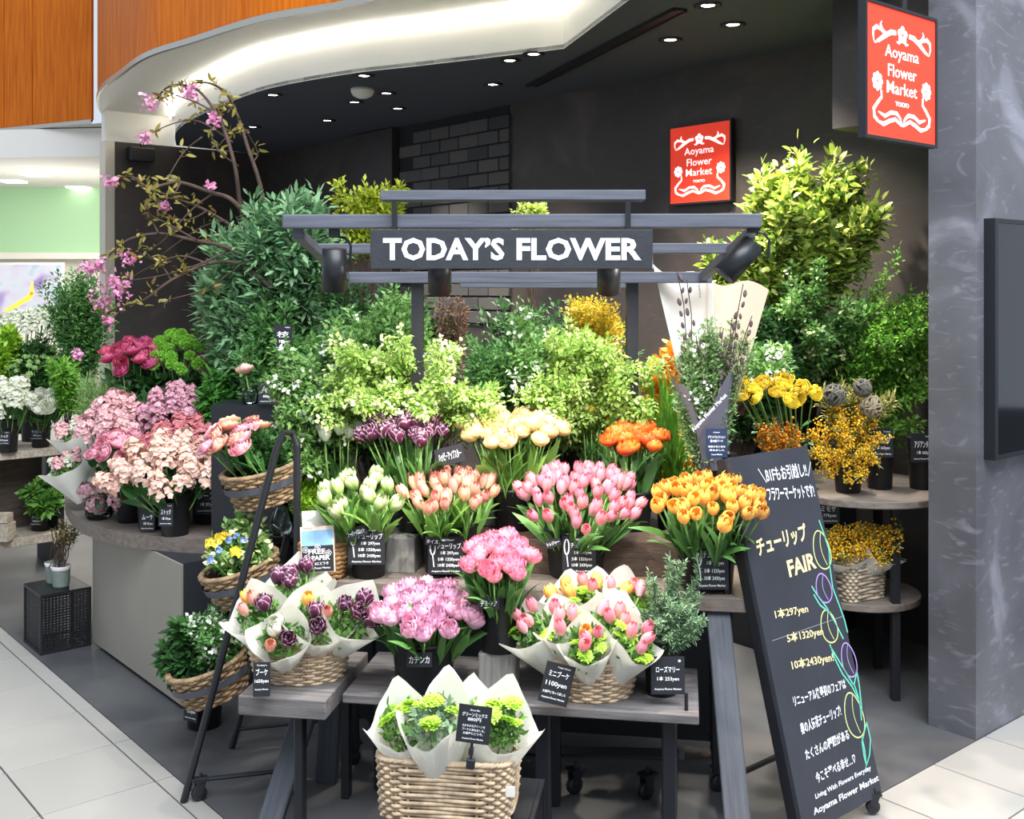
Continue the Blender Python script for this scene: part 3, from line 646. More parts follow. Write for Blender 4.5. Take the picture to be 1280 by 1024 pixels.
# mesh crate next to it with two planted bags
def mesh_crate(loc, rot, sx, sy, sz, label, cell=.016):
    s = thing('mesh_crate', label, 'crate', loc, (0, 0, rot)); q = MB(); t = .006
    for x in (-sx/2, sx/2):
        for y in (-sy/2, sy/2): q.box((x, y, sz/2), (t, t, sz/2))
    for z in (t, sz-t):
        for y in (-sy/2, sy/2): q.box((0, y, z), (sx/2-t, t, t))
        for x in (-sx/2, sx/2): q.box((x, 0, z), (t, sy/2-t, t))
    q.build('frame', M_black, s)
    for ax in range(2):
        for sd in (-1, 1):
            q = MB(); ln = sx if ax == 0 else sy
            for z in np.arange(cell, sz-t, cell*.8):
                q.box((0, sd*sy/2, z), (ln/2-t, .001, .0022)) if ax == 0 else q.box((sd*sx/2, 0, z), (.001, ln/2-t, .0022))
            for k in np.arange(-ln/2+cell, ln/2-t, cell):
                q.box((k, sd*sy/2, sz/2), (.0022, .0012, sz/2-t)) if ax == 0 else q.box((sd*sx/2, k, sz/2), (.0012, .0022, sz/2-t))
            q.build('mesh_side', M_black, s, kind='stuff')
    q = MB(); q.box((0, 0, t), (sx/2-t, sy/2-t, .003)); q.build('bottom', M_black, s)
    q = MB(); q.box((0, 0, sz-.003), (sx/2-t*1.2, sy/2-t*1.2, .003)); q.build('lid', M_black, s)
    return s
c = ab(.135, 3.365); mesh_crate((c.x, c.y, 0), math.radians(40), .22, .25, .28, 'black metal mesh crate on the floor beside the curved counter')
# shelf unit at the back left
sh = thing('shelf_unit', 'low timber shelf unit at the far left with white flowers on top', 'shelf')
A0 = Vector((-2.98, 6.28, 0)); d1 = Vector((E1[0], E1[1], 0)); d2 = Vector((E2[0], E2[1], 0))
M_plank = mat('pale_planks', '#a79c8c', .75, 0, .2, 40, .3, 5, .3, (14, 2, 10))
for z, th in ((.23, .05), (.74, .045)):
    for k in range(3):
        q = MB(); q.box((0, 0, 0), (.95, .08, th/2), None, 0, .003); link('plank', q.mesh('plank', M_plank), sh, A0-d1*.55+d2*(.08+.163*k)+Vector((0, 0, z-th/2)), (0, 0, math.radians(40)))
q = MB(); q.box((0, 0, 0), (.42, .015, .23)); link('back_board', q.mesh('back_board', mat('dark_oak', '#4b4138', .7, 0, .2, 30, .3, 4, .3, (2, 2, 14))), sh, A0-d1*.1+d2*.3+Vector((0, 0, .465)), (0, 0, math.radians(40)))
for k in (-1.42, .36):
    q = MB(); q.box((0, 0, 0), (.02, .2, .35)); link('side_panel', q.mesh('side_panel', M_black), sh, A0+d1*k+d2*.25+Vector((0, 0, .35)), (0, 0, math.radians(40)))
# round tiered table at the right
rt = thing('tiered_table', 'round two-tier dark table beside the plaster wall end', 'table'); rc = Vector((1.5, 4.66, 0))
for z, r_ in ((.85, .38), (.4, .25)):
    q = MB(); q.lathe([(r_-.004, -.03), (r_, -.026), (r_, -.003), (r_-.003, 0), (.001, 0)], 40); link('shelf', q.mesh('shelf', M_topwood), rt, rc+Vector((0, 0, z)))
for k in range(3):
    g_ = k*2.094+.9; q = MB(); q.box((0, 0, .41), (.016, .016, .41)); link('leg', q.mesh('leg', M_black), rt, rc+Vector((.22*math.cos(g_), .22*math.sin(g_), 0)))
# tall dark plinth behind, for the greenery
q = MB(); q.box((0, 0, .45), (.33, .27, .45)); tag(q.build('plant_plinth', M_black, None, loc=ab(2.95, 1.32, 0), rot=(0, 0, math.radians(40))), 'black plinth under the tall leafy branches at the right', 'plinth')
q = MB(); q.box((0, 0, .39), (.75, .2, .39)); tag(q.build('plant_plinth', M_black, None, loc=(.05, 4.36, 0), rot=RT), 'black plinth behind the stepped tulip stand', 'plinth')
q = MB(); q.box((0, 0, .13), (.42, .2, .13)); tag(q.build('plant_plinth', M_black, None, loc=(-1.6, 5.45, .65), rot=(0, 0, math.radians(10))), 'black plinth on the curved counter behind the curved counter flowers', 'plinth')

# ------------------------------------------------------------------ black basket rack (A-frame) left of the bench
rk = thing('basket_rack', 'black steel A-frame rack holding three tilted wicker baskets', 'rack')
for Yo in (0, .42):
    q = MB(); o_ = Vector((.05*Yo/.42, Yo, 0)); f0 = Vector((-1.085, 3.57, .0)); tp = Vector((-.775, 3.6, 1.2)); bk_ = Vector((-.725, 3.64, 1.19)); b0 = Vector((-.725, 3.66, 0))
    q.tube([f0+o_, tp.lerp(f0, .03)+o_, tp+Vector((.012, 0, .018))+o_, bk_+Vector((-.015, 0, .02))+o_, bk_+Vector((0, 0, -.02))+o_, b0+o_], .0125, 10)
    q.build('side_frame', M_black, rk); q = MB(); q.tube([f0+o_+Vector((.02, 0, .07)), b0+o_+Vector((0, 0, .07))], .008, 8); q.build('crossbar', M_black, rk)
for k in (.12, .78):
    c = Vector((-1.085, 3.57, 0)).lerp(Vector((-.69, 3.66, 0)), k); castor(rk, c, .5, .85)
# ------------------------------------------------------------------ buckets, baskets, cards, vases
BK = {}
def bucket(loc, r, h, label, group=None, name='bucket'):
    key = (round(r, 3), round(h, 3))
    if key not in BK:
        q = MB(); rb = r*.84
        q.lathe([(rb-.004, 0), (rb, .004), (r*.99, h-.012), (r+.003, h-.01), (r+.003, h), (r-.004, h), (rb-.006, .012), (.001, .012)], 32); me = q.mesh('bucket', M_blackmatt, True)
        BK[key] = me
    return tag(link(name, BK[key], None, loc), label, 'bucket', group)
def card(loc, wd, ht, lines, label, rotz=0, lean=-.08, roll=0, group=None, cm=None, tulip=False):
    """black card; lines = (text, x0, y0, w, h) in fractions of the card"""
    s = thing('price_card', label, 'card', loc, (lean, roll, rotz), group)
    q = MB(); q.box((0, 0, ht/2), (wd/2, .0015, ht/2)); q.build('board', cm or M_card, s)
    q = MB()
    for b, x, y, w_, h_ in lines: put_text(q, b, (x-.5)*wd, y*ht, w_*wd, h_*ht, 0, .012)
    if tulip:
        q.ribbon([((.13+.07*math.sin(t))*wd-.5*wd, (.72-.2*math.cos(t)*1)*ht) for t in [i/12*6.28 for i in range(13)]], .004*wd/.1); q.ribbon([((.13-.5)*wd, .52*ht), ((.17-.5)*wd, .2*ht)], .003*wd/.1)
    q.build('lettering', M_white, s, loc=(0, -.0022, 0), rot=(math.pi/2, 0, 0)); return s
TUL = [("Today's Flower", .3, .88, .45, .07), ('チューリップ', .25, .68, .68, .16), ('1本 297yen', .36, .51, .5, .12), ('5本 1320yen', .28, .34, .6, .12), ('10本 2430yen', .28, .18, .6, .12), ('Aoyama Flower Market', .1, .05, .8, .06)]
def SML(t, pr): return [("Today's", .6, .85, .3, .07), (t, .15, .5, .7, .24), (pr, .25, .25, .6, .16), ('Aoyama Flower Market', .1, .08, .8, .07)]
BSK = {}
def basket(name, loc, rx, ry, h, rows, label, rot=(0, 0, 0), m=None, flare=.82, power=2.0, stakes=28, band=False, thick=None, group=None):
    s = thing(name, label, 'basket', loc, rot, group); m = m or M_wicker
    def P(t, z, off=0):
        k = flare+(1-flare)*(z/h)**.8; c, s_ = math.cos(t), math.sin(t); e = 2/power
        return Vector(((rx*k+off)*math.copysign(abs(c)**e, c), (ry*k+off)*math.copysign(abs(s_)**e, s_), z))
    th = thick or h/rows*.52; amp = th*.85; ns = stakes*4
    for r in range(rows):
        q = MB(); z = (r+.5)/rows*h*.96; q.tube([P(2*math.pi*i/ns, z, amp*math.cos(stakes/2*2*math.pi*i/ns+r*math.pi)) for i in range(ns)], th, 5, closed=True); q.build('weaver', m, s, True)
    q = MB()
    for i in range(stakes): t = 2*math.pi*(i+.0)/stakes; q.tube([P(t, 0), P(t, h*.5), P(t, h)], th*.7, 4)
    q.build('stakes', m, s, kind='stuff')
    q = MB()
    for k in range(3): q.tube([P(2*math.pi*i/72, h+th*.4*math.sin(2*math.pi*i/72*14+k*2.09), th*.9*math.cos(2*math.pi*i/72*14+k*2.09)) for i in range(72)], th*1.05, 5, closed=True)
    q.build('rim', m, s, True)
    q = MB(); n = 40; prof = []
    v = [P(2*math.pi*i/n, .004, -th*2.2) for i in range(n)]+[P(2*math.pi*i/n, h*.93, -th*2.2) for i in range(n)]
    q.add(v, [tuple(range(n))]+[(i, (i+1) % n, n+(i+1) % n, n+i) for i in range(n)]); q.build('liner', M_liner, s)
    if band:
        q = MB(); q.add([P(2*math.pi*i/n, z, th*2.4) for z in (h*.5, h*.7) for i in range(n)], [(i, (i+1) % n, n+(i+1) % n, n+i) for i in range(n)]); q.build('strap', mat('grey_strap', '#4a4e58', .6), s)
    return s
def glassmat():
    m, N, L, p = new_mat('clear_glass'); p.inputs['Base Color'].default_value = (.92, .97, .96, 1); p.inputs['Roughness'].default_value = .03
    t = N.new('ShaderNodeBsdfTransparent'); g = N.new('ShaderNodeBsdfGlossy'); g.inputs['Roughness'].default_value = .05; t.inputs[0].default_value = (.88, .93, .92, 1)
    lw = N.new('ShaderNodeLayerWeight'); lw.inputs[0].default_value = .25; mx = N.new('ShaderNodeMixShader'); L.new(lw.outputs['Fresnel'], mx.inputs[0]); L.new(t.outputs[0], mx.inputs[1]); L.new(g.outputs[0], mx.inputs[2]); L.new(mx.outputs[0], N['Material Output'].inputs[0]); return m
M_glass = glassmat()

# ------------------------------------------------------------------ plant building blocks
def rs(k): return np.random.default_rng(k)
def nrm(v): return v/np.maximum(1e-9, np.linalg.norm(v, axis=-1, keepdims=True))
def leaf_geo(P, D, U, L_, W_, hexa=True, curl=.15):
    """leaves at P (n,3) pointing along D with face normal near U"""
    S = nrm(np.cross(D, U)); Nn = nrm(np.cross(S, D)); L_ = L_[:, None]; W_ = W_[:, None]
    if hexa:
        pts = [P, P+D*L_*.3+S*W_*.42+Nn*W_*.12, P+D*L_*.68+S*W_*.36+Nn*W_*.06-Nn*L_*curl*.4, P+D*L_-Nn*L_*curl, P+D*L_*.68-S*W_*.36+Nn*W_*.06-Nn*L_*curl*.4, P+D*L_*.3-S*W_*.42+Nn*W_*.12]
    else:
        pts = [P, P+D*L_*.5+S*W_*.5+Nn*W_*.15, P+D*L_-Nn*L_*curl, P+D*L_*.5-S*W_*.5+Nn*W_*.15]
    k = len(pts); V = np.stack(pts, 1).reshape(-1, 3); n = len(P)
    return V, np.arange(n*k).reshape(n, k)
def sprays(bases, tips, rise, rng):
    """quadratic curves base -> tip, bowed upward by rise; returns f(t, idx) -> points, tangents"""
    B = np.asarray(bases, float); Tt = np.asarray(tips, float); ctl = B*.45+Tt*.55+np.array([0, 0, 1.])*np.asarray(rise).reshape(-1, 1)+rng.normal(0, .02, B.shape)
    def f(t, i):
        t = t[:, None]; a, b, c = B[i], ctl[i], Tt[i]
        return (1-t)**2*a+2*t*(1-t)*b+t*t*c, nrm(2*(1-t)*(b-a)+2*t*(c-b))
    return f
def stems_mesh(f, n, r, mat_, name, seg=6, r1=None):
    t = np.linspace(0, 1, seg+1); V = []; Fc = []
    idx = np.repeat(np.arange(n), seg+1); tt = np.tile(t, n); P, D = f(tt, idx)
    X = nrm(np.cross(D, np.array([.3, .5, .81]))); Yv = np.cross(D, X); rad = (r*(1-tt)+(r1 or r*.4)*tt)[:, None]
    ring = [P+(X*math.cos(a)+Yv*math.sin(a))*rad for a in (0, 2.094, 4.189)]; V = np.stack(ring, 1).reshape(-1, 3)
    k = (np.arange(n)[:, None]*(seg+1)+np.arange(seg)[None]).ravel()
    Fc = np.concatenate([np.stack([k*3+j, k*3+(j+1) % 3, k*3+3+(j+1) % 3, k*3+3+j], 1) for j in range(3)])
    return np_mesh(name, V, Fc, mat_)
_kf = [0]
def bush(label, cat, box, Y, dep, base, n, per, L_, W_, m, rise=.05, t0=.35, fuzz=.03, blossom=None, name='greenery_bunch', group=None, hexa=False, droop=0, up=.2, round_=True, twig=M_twig, seed=None, stem_r=.0025, splay=.9, parent=None, curl=.15, clump=7, tips_px=None, keep=1):
    """a bunch of leafy stems that fills the box seen in the photograph (px) at its depth"""
    _kf[0] += 1; rng = rs(seed or _kf[0]*7+3)
    a, b = at(box[0], box[3], Y), at(box[2], box[1], Y); c = np.array([(a.x+b.x)/2, Y, (a.z+b.z)/2]); R = np.array([(b.x-a.x)/2, dep/2, (b.z-a.z)/2])
    if round_:
        k_ = max(12, int(n/clump)); dc = nrm(rng.normal(size=(k_, 3))); cc = c+dc*R*rng.uniform(.35, .98, (k_, 1)); own = rng.integers(0, k_, n)
        tips = cc[own]+rng.normal(0, .17, (n, 3))*R
        if tips_px is not None:                # sprays whose tips the photograph shows
            tp = np.array([tuple(at(x, y, Y-dep*.35)) for x, y in tips_px]); m_ = n-keep*0; sel = rng.random(n) < .55; ti = rng.integers(0, len(tp), n)
            tips = np.where(sel[:, None], tp[ti]+rng.normal(0, .022, (n, 3)), tips)
    else: tips = c+rng.uniform(-1, 1, (n, 3))*R
    base = np.array(base, float); bs = base+rng.normal(0, .02, (n, 3))*np.array([1, 1, .3])
    f = sprays(bs, tips, rng.uniform(.3, 1, n)*rise, rng)
    root = thing(name, label, cat, tuple(base), None, group) if parent is None else parent
    off = base
    per = int(per*1.9); L_ *= 1.12; W_ *= 1.22
    idx = rng.integers(0, n, n*per); t = t0+(1-t0)*rng.random(n*per)**.8
    P, D = f(t, idx); rv = nrm(rng.normal(size=P.shape)); P = P+rv*fuzz*rng.random((len(P), 1))
    d = nrm(D*(1-splay*.6)+rv*splay+np.array([0, 0, up-droop])); U = nrm(np.array([0, -.25, 1.])+rng.normal(0, .45, P.shape))
    s = rng.uniform(.6, 1.25, len(P))
    V, Fc = leaf_geo(P-off, d, U, L_*s, W_*s, hexa, curl); link('foliage', np_mesh('foliage', V, Fc, m), root, kind='stuff')
    def f2(t_, i): p_, d_ = f(t_, i); return p_-off, d_
    link('stems', stems_mesh(f2, n, stem_r, twig, 'stems'), root, kind='stuff')
    if blossom:
        bm_, nb, sz, tb, cl = blossom; nb = int(nb*1.4)                    # material, clusters, petal size, start t, petals per cluster
        i = rng.integers(0, n, nb); t = tb+(1-tb)*rng.random(nb); P, D = f(t, i)
        P = P+nrm(P-c+np.array([0, -.15, .05]))*fuzz*1.1; sz *= 1.25
        P = np.repeat(P, cl, 0)+rng.normal(0, sz*1.0, (nb*cl, 3)); d = nrm(rng.normal(size=P.shape)+np.array([0, -.5, .5])); U = nrm(np.array([0, -.6, .7])+rng.normal(0, .5, P.shape))
        V, Fc = leaf_geo(P-off, d, U, np.full(len(P), sz*1.6), np.full(len(P), sz*1.3), True, .1); link('blossom', np_mesh('blossom', V, Fc, bm_), root, kind='stuff')
    return root

# blooms ----------------------------------------------------------
def petal(mb, phi, R, H, wid, z0=0, open_=0, tipk=1, nu=4, nv=5, wav=0, mi=0, cl=.66):
    def f(u, v):
        w_ = wid*max(.0, math.sin(math.pi*min(1, v*.80+.16)))**.75*(1 if v < .8 else max(0.06, 1-((v-.8)/.2)**1.6*tipk))
        r = R*(math.sin(math.pi*(.10+cl*v))**.8)+open_*v*v*R
        a = phi+(u-.5)*2*w_; rr = r*(1+.05*math.cos((u-.5)*math.pi))+wav*math.sin(u*17+v*9+phi*3)*v*R
        return (rr*math.cos(a), rr*math.sin(a), z0+H*v*(1-.12*open_)+wav*R*math.sin(u*13+phi)*v)
    mb.grid(f, nu, nv, mi)
def tulip_mesh(name, m, R=.021, H=.054, open_=0, n=6, wav=0, double=False, tipk=1, seed=1):
    rnd = random.Random(seed); q = MB()
    cl = .66 if double else .745
    for k in range(3): petal(q, k*2.094+.5, R*.86, H*1.0, .95, 0, open_*.6, tipk, wav=wav, cl=cl)
    for k in range(3): petal(q, k*2.094+1.55, R, H*.97, .98, -.001, open_, tipk, wav=wav, cl=cl)
    if double:
        for k in range(6): petal(q, k*1.047+rnd.random(), R*1.16, H*rnd.uniform(.72, .9), .72, -.001, open_+.18, tipk*.7, wav=wav)
        for k in range(4): petal(q, k*1.57+rnd.random(), R*.55, H*.98, .9, .002, 0, tipk*.5, wav=wav*1.5)
    return q.mesh('bloom', m, True)
def rose_mesh(m, R=.03, H=.035, layers=4, wav=.05, seed=1):
    rnd = random.Random(seed); q = MB()
    for l in range(layers):
        k = (l+1)/layers; n = 3+l
        for i in range(n): petal(q, i*2*math.pi/n+l*.7+rnd.uniform(-.2, .2), R*(.22+.78*k), H*(1.05-.35*k*k), 1.35*math.pi/n*1.15, 0, .5*k*k, .35, 4, 4, wav)
    return q.mesh('bloom', m, True)
def pompom_mesh(m, R=.02, n=90, L_=.3, flat=1.0, seed=1):
    rng = rs(seed); i = np.arange(n)+.5; ph = np.arccos(1-2*i/n*.85); th = i*2.39996
    D = np.stack([np.cos(th)*np.sin(ph), np.sin(th)*np.sin(ph), np.cos(ph)], 1); P = D*R*(1-L_)*np.array([1, 1, flat]); U = nrm(rng.normal(size=P.shape))
    V, Fc = leaf_geo(P, nrm(D+rng.normal(0, .22, D.shape)), U, np.full(n, R*L_*1.9), np.full(n, R*.5), True, .1)
    q = MB(); q.lathe([(.001, -R*.75*flat), (R*.55, -R*.5*flat), (R*.74, 0), (R*.55, R*.5*flat), (.001, R*.75*flat)], 8)
    o = len(V); V = np.concatenate([V, np.array(q.v)]); me = bpy.data.meshes.new('bloom')
    me.from_pydata(V.tolist(), [], [tuple(x) for x in Fc]+[tuple(int(j)+o for j in f) for f in q.f]); me.materials.append(m); return me
def spike_mesh(m, Ht=.12, R=.03, n=34, sz=.016, seed=1, taper=.5):
    """upright head of ruffled florets (stock, sweet pea, hydrangea)"""
    rng = rs(seed); k = 5; t = rng.random(n); th = np.arange(n)*2.39996; rad = R*(1-taper*t)*rng.uniform(.75, 1.05, n)
    Cc = np.stack([rad*np.cos(th), rad*np.sin(th), Ht*t], 1); out = nrm(np.stack([np.cos(th), np.sin(th), .35+.6*t], 1))
    X = nrm(np.cross(out, np.array([0, 0, 1.]))); Yv = np.cross(out, X); Ps, Ds, Us = [], [], []
    for j in range(k):
        a = j*2*math.pi/k+rng.random(n)[:, None]; d = X*np.cos(a)+Yv*np.sin(a); Ps.append(Cc); Ds.append(nrm(d+out*rng.uniform(.1, .9, (n, 1)))); Us.append(out)
    P, D, U = map(np.concatenate, (Ps, Ds, Us)); s = rng.uniform(.7, 1.2, len(P))*sz
    V, Fc = leaf_geo(P, D, U, s, s*1.1, True, .25); return np_mesh('bloom', V, Fc, m)
def umbel_mesh(m, R=.03, n=40, sz=.007, seed=1, flat=.4):
    rng = rs(seed); a = np.arange(n)*2.4; r = np.sqrt(np.arange(n)/n)*R; P0 = np.stack([r*np.cos(a), r*np.sin(a), flat*(R-r*r/R)], 1)
    P = np.repeat(P0, 4, 0); g = np.tile(np.arange(4)*1.57, n)+np.repeat(rng.random(n), 4); D = np.stack([np.cos(g), np.sin(g), np.full(len(g), .3)], 1); D = nrm(D); U = np.tile([0, 0, 1.], (len(P), 1))+rng.normal(0, .2, P.shape)
    V, Fc = leaf_geo(P, D, nrm(U), np.full(len(P), sz*1.3), np.full(len(P), sz), True, .1); return np_mesh('bloom', V, Fc, m)
_q = MB(); _q.tube([(0, 0, 0), (.004, 0, .35), (0, 0, .7), (0, 0, 1)], [.0032, .003, .0028, .0028], 6); stem_m = _q.mesh('stem', M_stem, True)
def blade(name, m, W_=.11, bend=.35, L_=1.0, cup=.25):
    q = MB()
    def f(u, v):
        w_ = W_*math.sin(math.pi*min(1, v*.88+.1))**.8*(1 if v < .75 else 1-((v-.75)/.25)**2*.92); x = (u-.5)*2
        return (x*w_, bend*v*v*L_-cup*(x*x)*w_*.8*-1, L_*(v-.22*bend*v**3))
    q.grid(f, 2, 6); return q.mesh(name, m, True)
M_tleaf = leafmat('tulip_leaf', ['#3f6b35', '#5c8a44', '#6f9e55', '#4c7a49'], .42, .2, 'obj')
M_tleaf2 = leafmat('tulip_leaf_light', ['#6f9a45', '#8db65a', '#5f8d42'], .42, .25, 'obj')
BL = [blade('leaf', M_tleaf, .085, .18), blade('leaf', M_tleaf, .1, .35), blade('leaf', M_tleaf, .09, .6)]
BL2 = [blade('leaf', M_tleaf2, .085, .2), blade('leaf', M_tleaf2, .1, .4), blade('leaf', M_tleaf2, .09, .7)]
M_rleaf = leafmat('flower_leaf', ['#2f5a2c', '#467a38', '#3a6a3a'], .5, .15, 'obj')
RL = [blade('leaf', M_rleaf, .2, .5)]
def flower(name, label, cat, group, root, head, bloom, bsc=1, leaves=(), rnd=random, lean=.25, stem=True):
    root, head = Vector(root), Vector(head); d = head-root; ln = d.length; rq = d.to_track_quat('Z', 'Y')
    g = thing(name, label, cat, root, None, group); g.rotation_mode = 'QUATERNION'; g.rotation_quaternion = rq
    if stem: link('stem', stem_m, g, None, None, (1, 1, ln))
    b = link('bloom', bloom, g, (0, 0, ln-.002), (rnd.uniform(-lean, lean), rnd.uniform(-lean, lean), rnd.uniform(0, 6.28)), bsc*rnd.uniform(.9, 1.1))
    for lf, h0, h1, lsz in leaves:
        if hasattr(lf, '__len__'): lf = rnd.choice(lf)
        l_ = lsz*rnd.uniform(.8, 1.15); link('leaf', lf, g, (0, 0, ln*rnd.uniform(h0, h1)), (rnd.uniform(-.15, .1), 0, rnd.uniform(0, 6.28)), l_)
    return g
def bunch(name, label, cat, group, ctr, zrim, zin, rin, box, Y, dep, n, blooms, bsc=1, leaves=(), seed=1, dome=.25, lean=.25, face=0.0, jit=.35):
    """n stems standing in one bucket; heads fill the box (px) at depth Y with depth spread dep"""
    rnd = random.Random(seed); a, b = at(box[0], box[3], Y), at(box[2], box[1], Y)
    for i in range(n):
        k = (i+.5)/n; r = math.sqrt(k); th = i*2.39996+rnd.uniform(-jit, jit); p_, q_ = r*math.cos(th), r*math.sin(th)
        X = (a.x+b.x)/2+p_*(b.x-a.x)/2; Yh = Y+q_*dep/2
        zm = (a.z+b.z)/2; hz = (b.z-a.z)/2; z = zm+hz*((1-dome)*q_*.85+dome*(1-2*r*r))+rnd.uniform(-1, 1)*hz*.12
        lab = label+', '+('back' if q_ > .35 else 'front' if q_ < -.35 else 'middle')+(' left' if p_ < -.35 else ' right' if p_ > .35 else ' centre')
        rt_ = Vector((ctr[0]+p_*rin*.8, ctr[1]+q_*rin*.8, zin)); flower(name, lab, cat, group, rt_, (X, Yh-face, z), rnd.choice(blooms), bsc, leaves, rnd, lean)
# ------------------------------------------------------------------ tulips and their buckets
PM = lambda *a, **k: petalmat(*a, **k)
m_yel = PM('tulip_apricot', '#f2aa64', '#f3b45c', '#f6cf66'); m_pink = PM('tulip_pink', '#f3cdc6', '#efa0aa', '#ea8697'); m_peach = PM('tulip_peach', '#f6dab4', '#f4b79e', '#ee9a90')
m_dbl = PM('tulip_double_pink', '#f6c0cc', '#f3a0b4', '#ef86a0'); m_lil = PM('tulip_lilac', '#f0d8de', '#e6b2cb', '#dea3c0'); m_cream = PM('tulip_cream', '#f1d98a', '#f6df9f', '#f4d79c')
m_purp = PM('tulip_purple', '#4a1c38', '#5a2040', '#64264a', '#cdb0c2'); m_or = PM('tulip_orange', '#e3582a', '#ea5c26', '#f08a35'); m_yl = PM('tulip_yellow', '#efb827', '#f4c52c', '#f3bc25')
m_wh = PM('tulip_white', '#d4e0b4', '#eef0de', '#f5f3ea'); m_grn = PM('tulip_parrot', '#6d9a3c', '#bcd085', '#f3f0d2', '#8fb65a')
def tset(m, **k): return [tulip_mesh('bloom', m, seed=i, **{**k, 'open_': k.get('open_', 0)+i*.05}) for i in range(3)]
b_yel = tset(m_yel, R=.0205, H=.055); b_pink = tset(m_pink, R=.0178, H=.054); b_peach = tset(m_peach, R=.0172, H=.056); b_dbl = tset(m_dbl, R=.021, H=.045, double=True, wav=.03, open_=.1)
b_lil = tset(m_lil, R=.025, H=.05, double=True, wav=.04, tipk=.8); b_cream = tset(m_cream, R=.0275, H=.052, double=True, tipk=.7); b_purp = tset(m_purp, R=.022, H=.056, open_=.15, wav=.07, double=True)
b_or = tset(m_or, R=.025, H=.048, double=True, tipk=.7); b_yl = tset(m_yl, R=.018, H=.056); b_wh = tset(m_wh, R=.021, H=.055, open_=.1); b_grn = tset(m_grn, R=.022, H=.065, open_=.12, wav=.1)
TL = [(BL, .22, .38, .17), (BL, .28, .5, .14)]; TL2 = [(BL2, .22, .38, .18), (BL2, .3, .5, .15)]
def tbunch(kind, label, px, Y, z, r, h, box, n, blooms, dep=.26, leaves=TL, bl='', seed=1, Yh=None, **k):
    X = (px-640)*Y/F; bucket((X, Y, z), r, h, bl)
    bunch('tulip', label, 'tulip', kind, (X, Y), z+h, z+.05, r*.8, box, Yh or Y-.02, dep, n, blooms, 1, leaves, seed, **k)
    return X
tbunch('apricot yellow tulips', 'apricot yellow tulip in the bucket at the right end of the upper shelf', 883, 3.55, .72, .1, .175, (818, 597, 955, 652), 50, b_yel, .24, Yh=3.4, bl='black bucket of apricot yellow tulips at the right end of the shelf', seed=4, face=.02)
tbunch('pink tulips', 'pale pink tulip in the wide bucket at the centre of the upper shelf', 720, 3.69, .72, .107, .165, (652, 580, 800, 655), 74, b_pink, .34, bl='black bucket of pale pink tulips at the centre of the upper shelf', seed=5)
tbunch('peach tulips', 'peach pink tulip in the bucket beside the white parrot tulips', 562, 3.74, .72, .1, .17, (505, 595, 622, 635), 44, b_peach, .3, bl='black bucket of peach pink tulips on the upper shelf', seed=6, leaves=TL2)
tbunch('white parrot tulips', 'green and white parrot tulip at the left of the upper shelf', 461, 3.68, .72, .066, .19, (402, 598, 500, 645), 16, b_grn, .22, bl='slim black bucket of green and white parrot tulips', seed=7, leaves=TL2+TL2, lean=.5)
tbunch('double pink tulips', 'double rose pink tulip in the bucket on the pale wood block', 624, 3.36, .575, .068, .185, (584, 672, 664, 722), 40, b_dbl, .2, bl='slim black bucket of double rose pink tulips on a wood block', seed=8)
tbunch('lilac tulips', 'double lilac pink tulip in the bucket on the low table', 530, 3.36, .45, .1, .165, (472, 735, 596, 790), 40, b_lil, .26, bl='black bucket of double lilac tulips on the low table', seed=9)
tbunch('cream tulips', 'double cream yellow tulip in the rear row bucket', 643, 3.86, .84, .08, .15, (577, 517, 705, 557), 32, b_cream, .24, bl='black bucket of cream tulips in the rear row', seed=10, leaves=TL2)
tbunch('purple tulips', 'dark purple fringed tulip in the rear row bucket', 518, 3.83, .84, .065, .15, (456, 515, 556, 560), 26, b_purp, .24, bl='black bucket of dark purple fringed tulips in the rear row', seed=11)
tbunch('orange tulips', 'double orange tulip in the rear row bucket', 790, 3.86, .84, .075, .14, (756, 535, 828, 566), 22, b_or, .2, bl='black bucket of double orange tulips in the rear row', seed=12)
tbunch('yellow tulips', 'slender yellow tulip behind the orange tulips', 745, 4.12, .78, .07, .19, (716, 495, 780, 530), 14, b_yl, .18, bl='black bucket of slender yellow tulips behind the orange ones', seed=13)
tbunch('white tulips', 'white tulip behind the green parrot tulips', 425, 3.98, .72, .065, .19, (397, 526, 448, 552), 9, b_wh, .15, bl='black bucket of white tulips behind the parrot tulips', seed=14)
# cards on the buckets
def fcard(px, py_bottom, Y, wpx, hpx, lines, label, **k): P = at(px, py_bottom, Y); return card(P, wpx*Y/F, hpx*Y/F, lines, label, **k)
fcard(890, 737, 3.437, 42, 57, TUL, 'black tulip price card on the apricot tulip bucket', tulip=True)
fcard(724, 718, 3.57, 42, 47, TUL, 'black tulip price card on the pale pink tulip bucket', tulip=True)
fcard(557, 718, 3.63, 44, 46, TUL, 'black tulip price card on the peach tulip bucket', tulip=True)
fcard(458, 706, 3.60, 46, 46, TUL, 'black tulip price card on the parrot tulip bucket', tulip=True)
def name_tag(px, py, Y, w_, h_, t, label, **k): fcard(px, py, Y, w_, h_, [(t, .1, .25, .8, .5)], label, **k)
name_tag(447, 672, 3.585, 28, 13, 'スーパーパロット', 'small name tag at the top of the parrot tulip bucket', roll=-.35)
name_tag(540, 682, 3.625, 18, 10, 'タイス', 'small name tag at the top of the peach tulip bucket', roll=.1)
name_tag(693, 684, 3.565, 20, 10, 'トレジャー', 'small name tag at the top of the pale pink tulip bucket', roll=-.3)
name_tag(611, 762, 3.275, 26, 15, 'デルシア', 'small name tag on the double rose tulip bucket', roll=0)
name_tag(524, 834, 3.24, 32, 18, 'カチンカ', 'small name tag on the lilac tulip bucket', roll=0)
name_tag(565, 580, 3.74, 36, 22, 'ハッピーアップスター', 'black name card between the purple and cream tulips', roll=-.25)

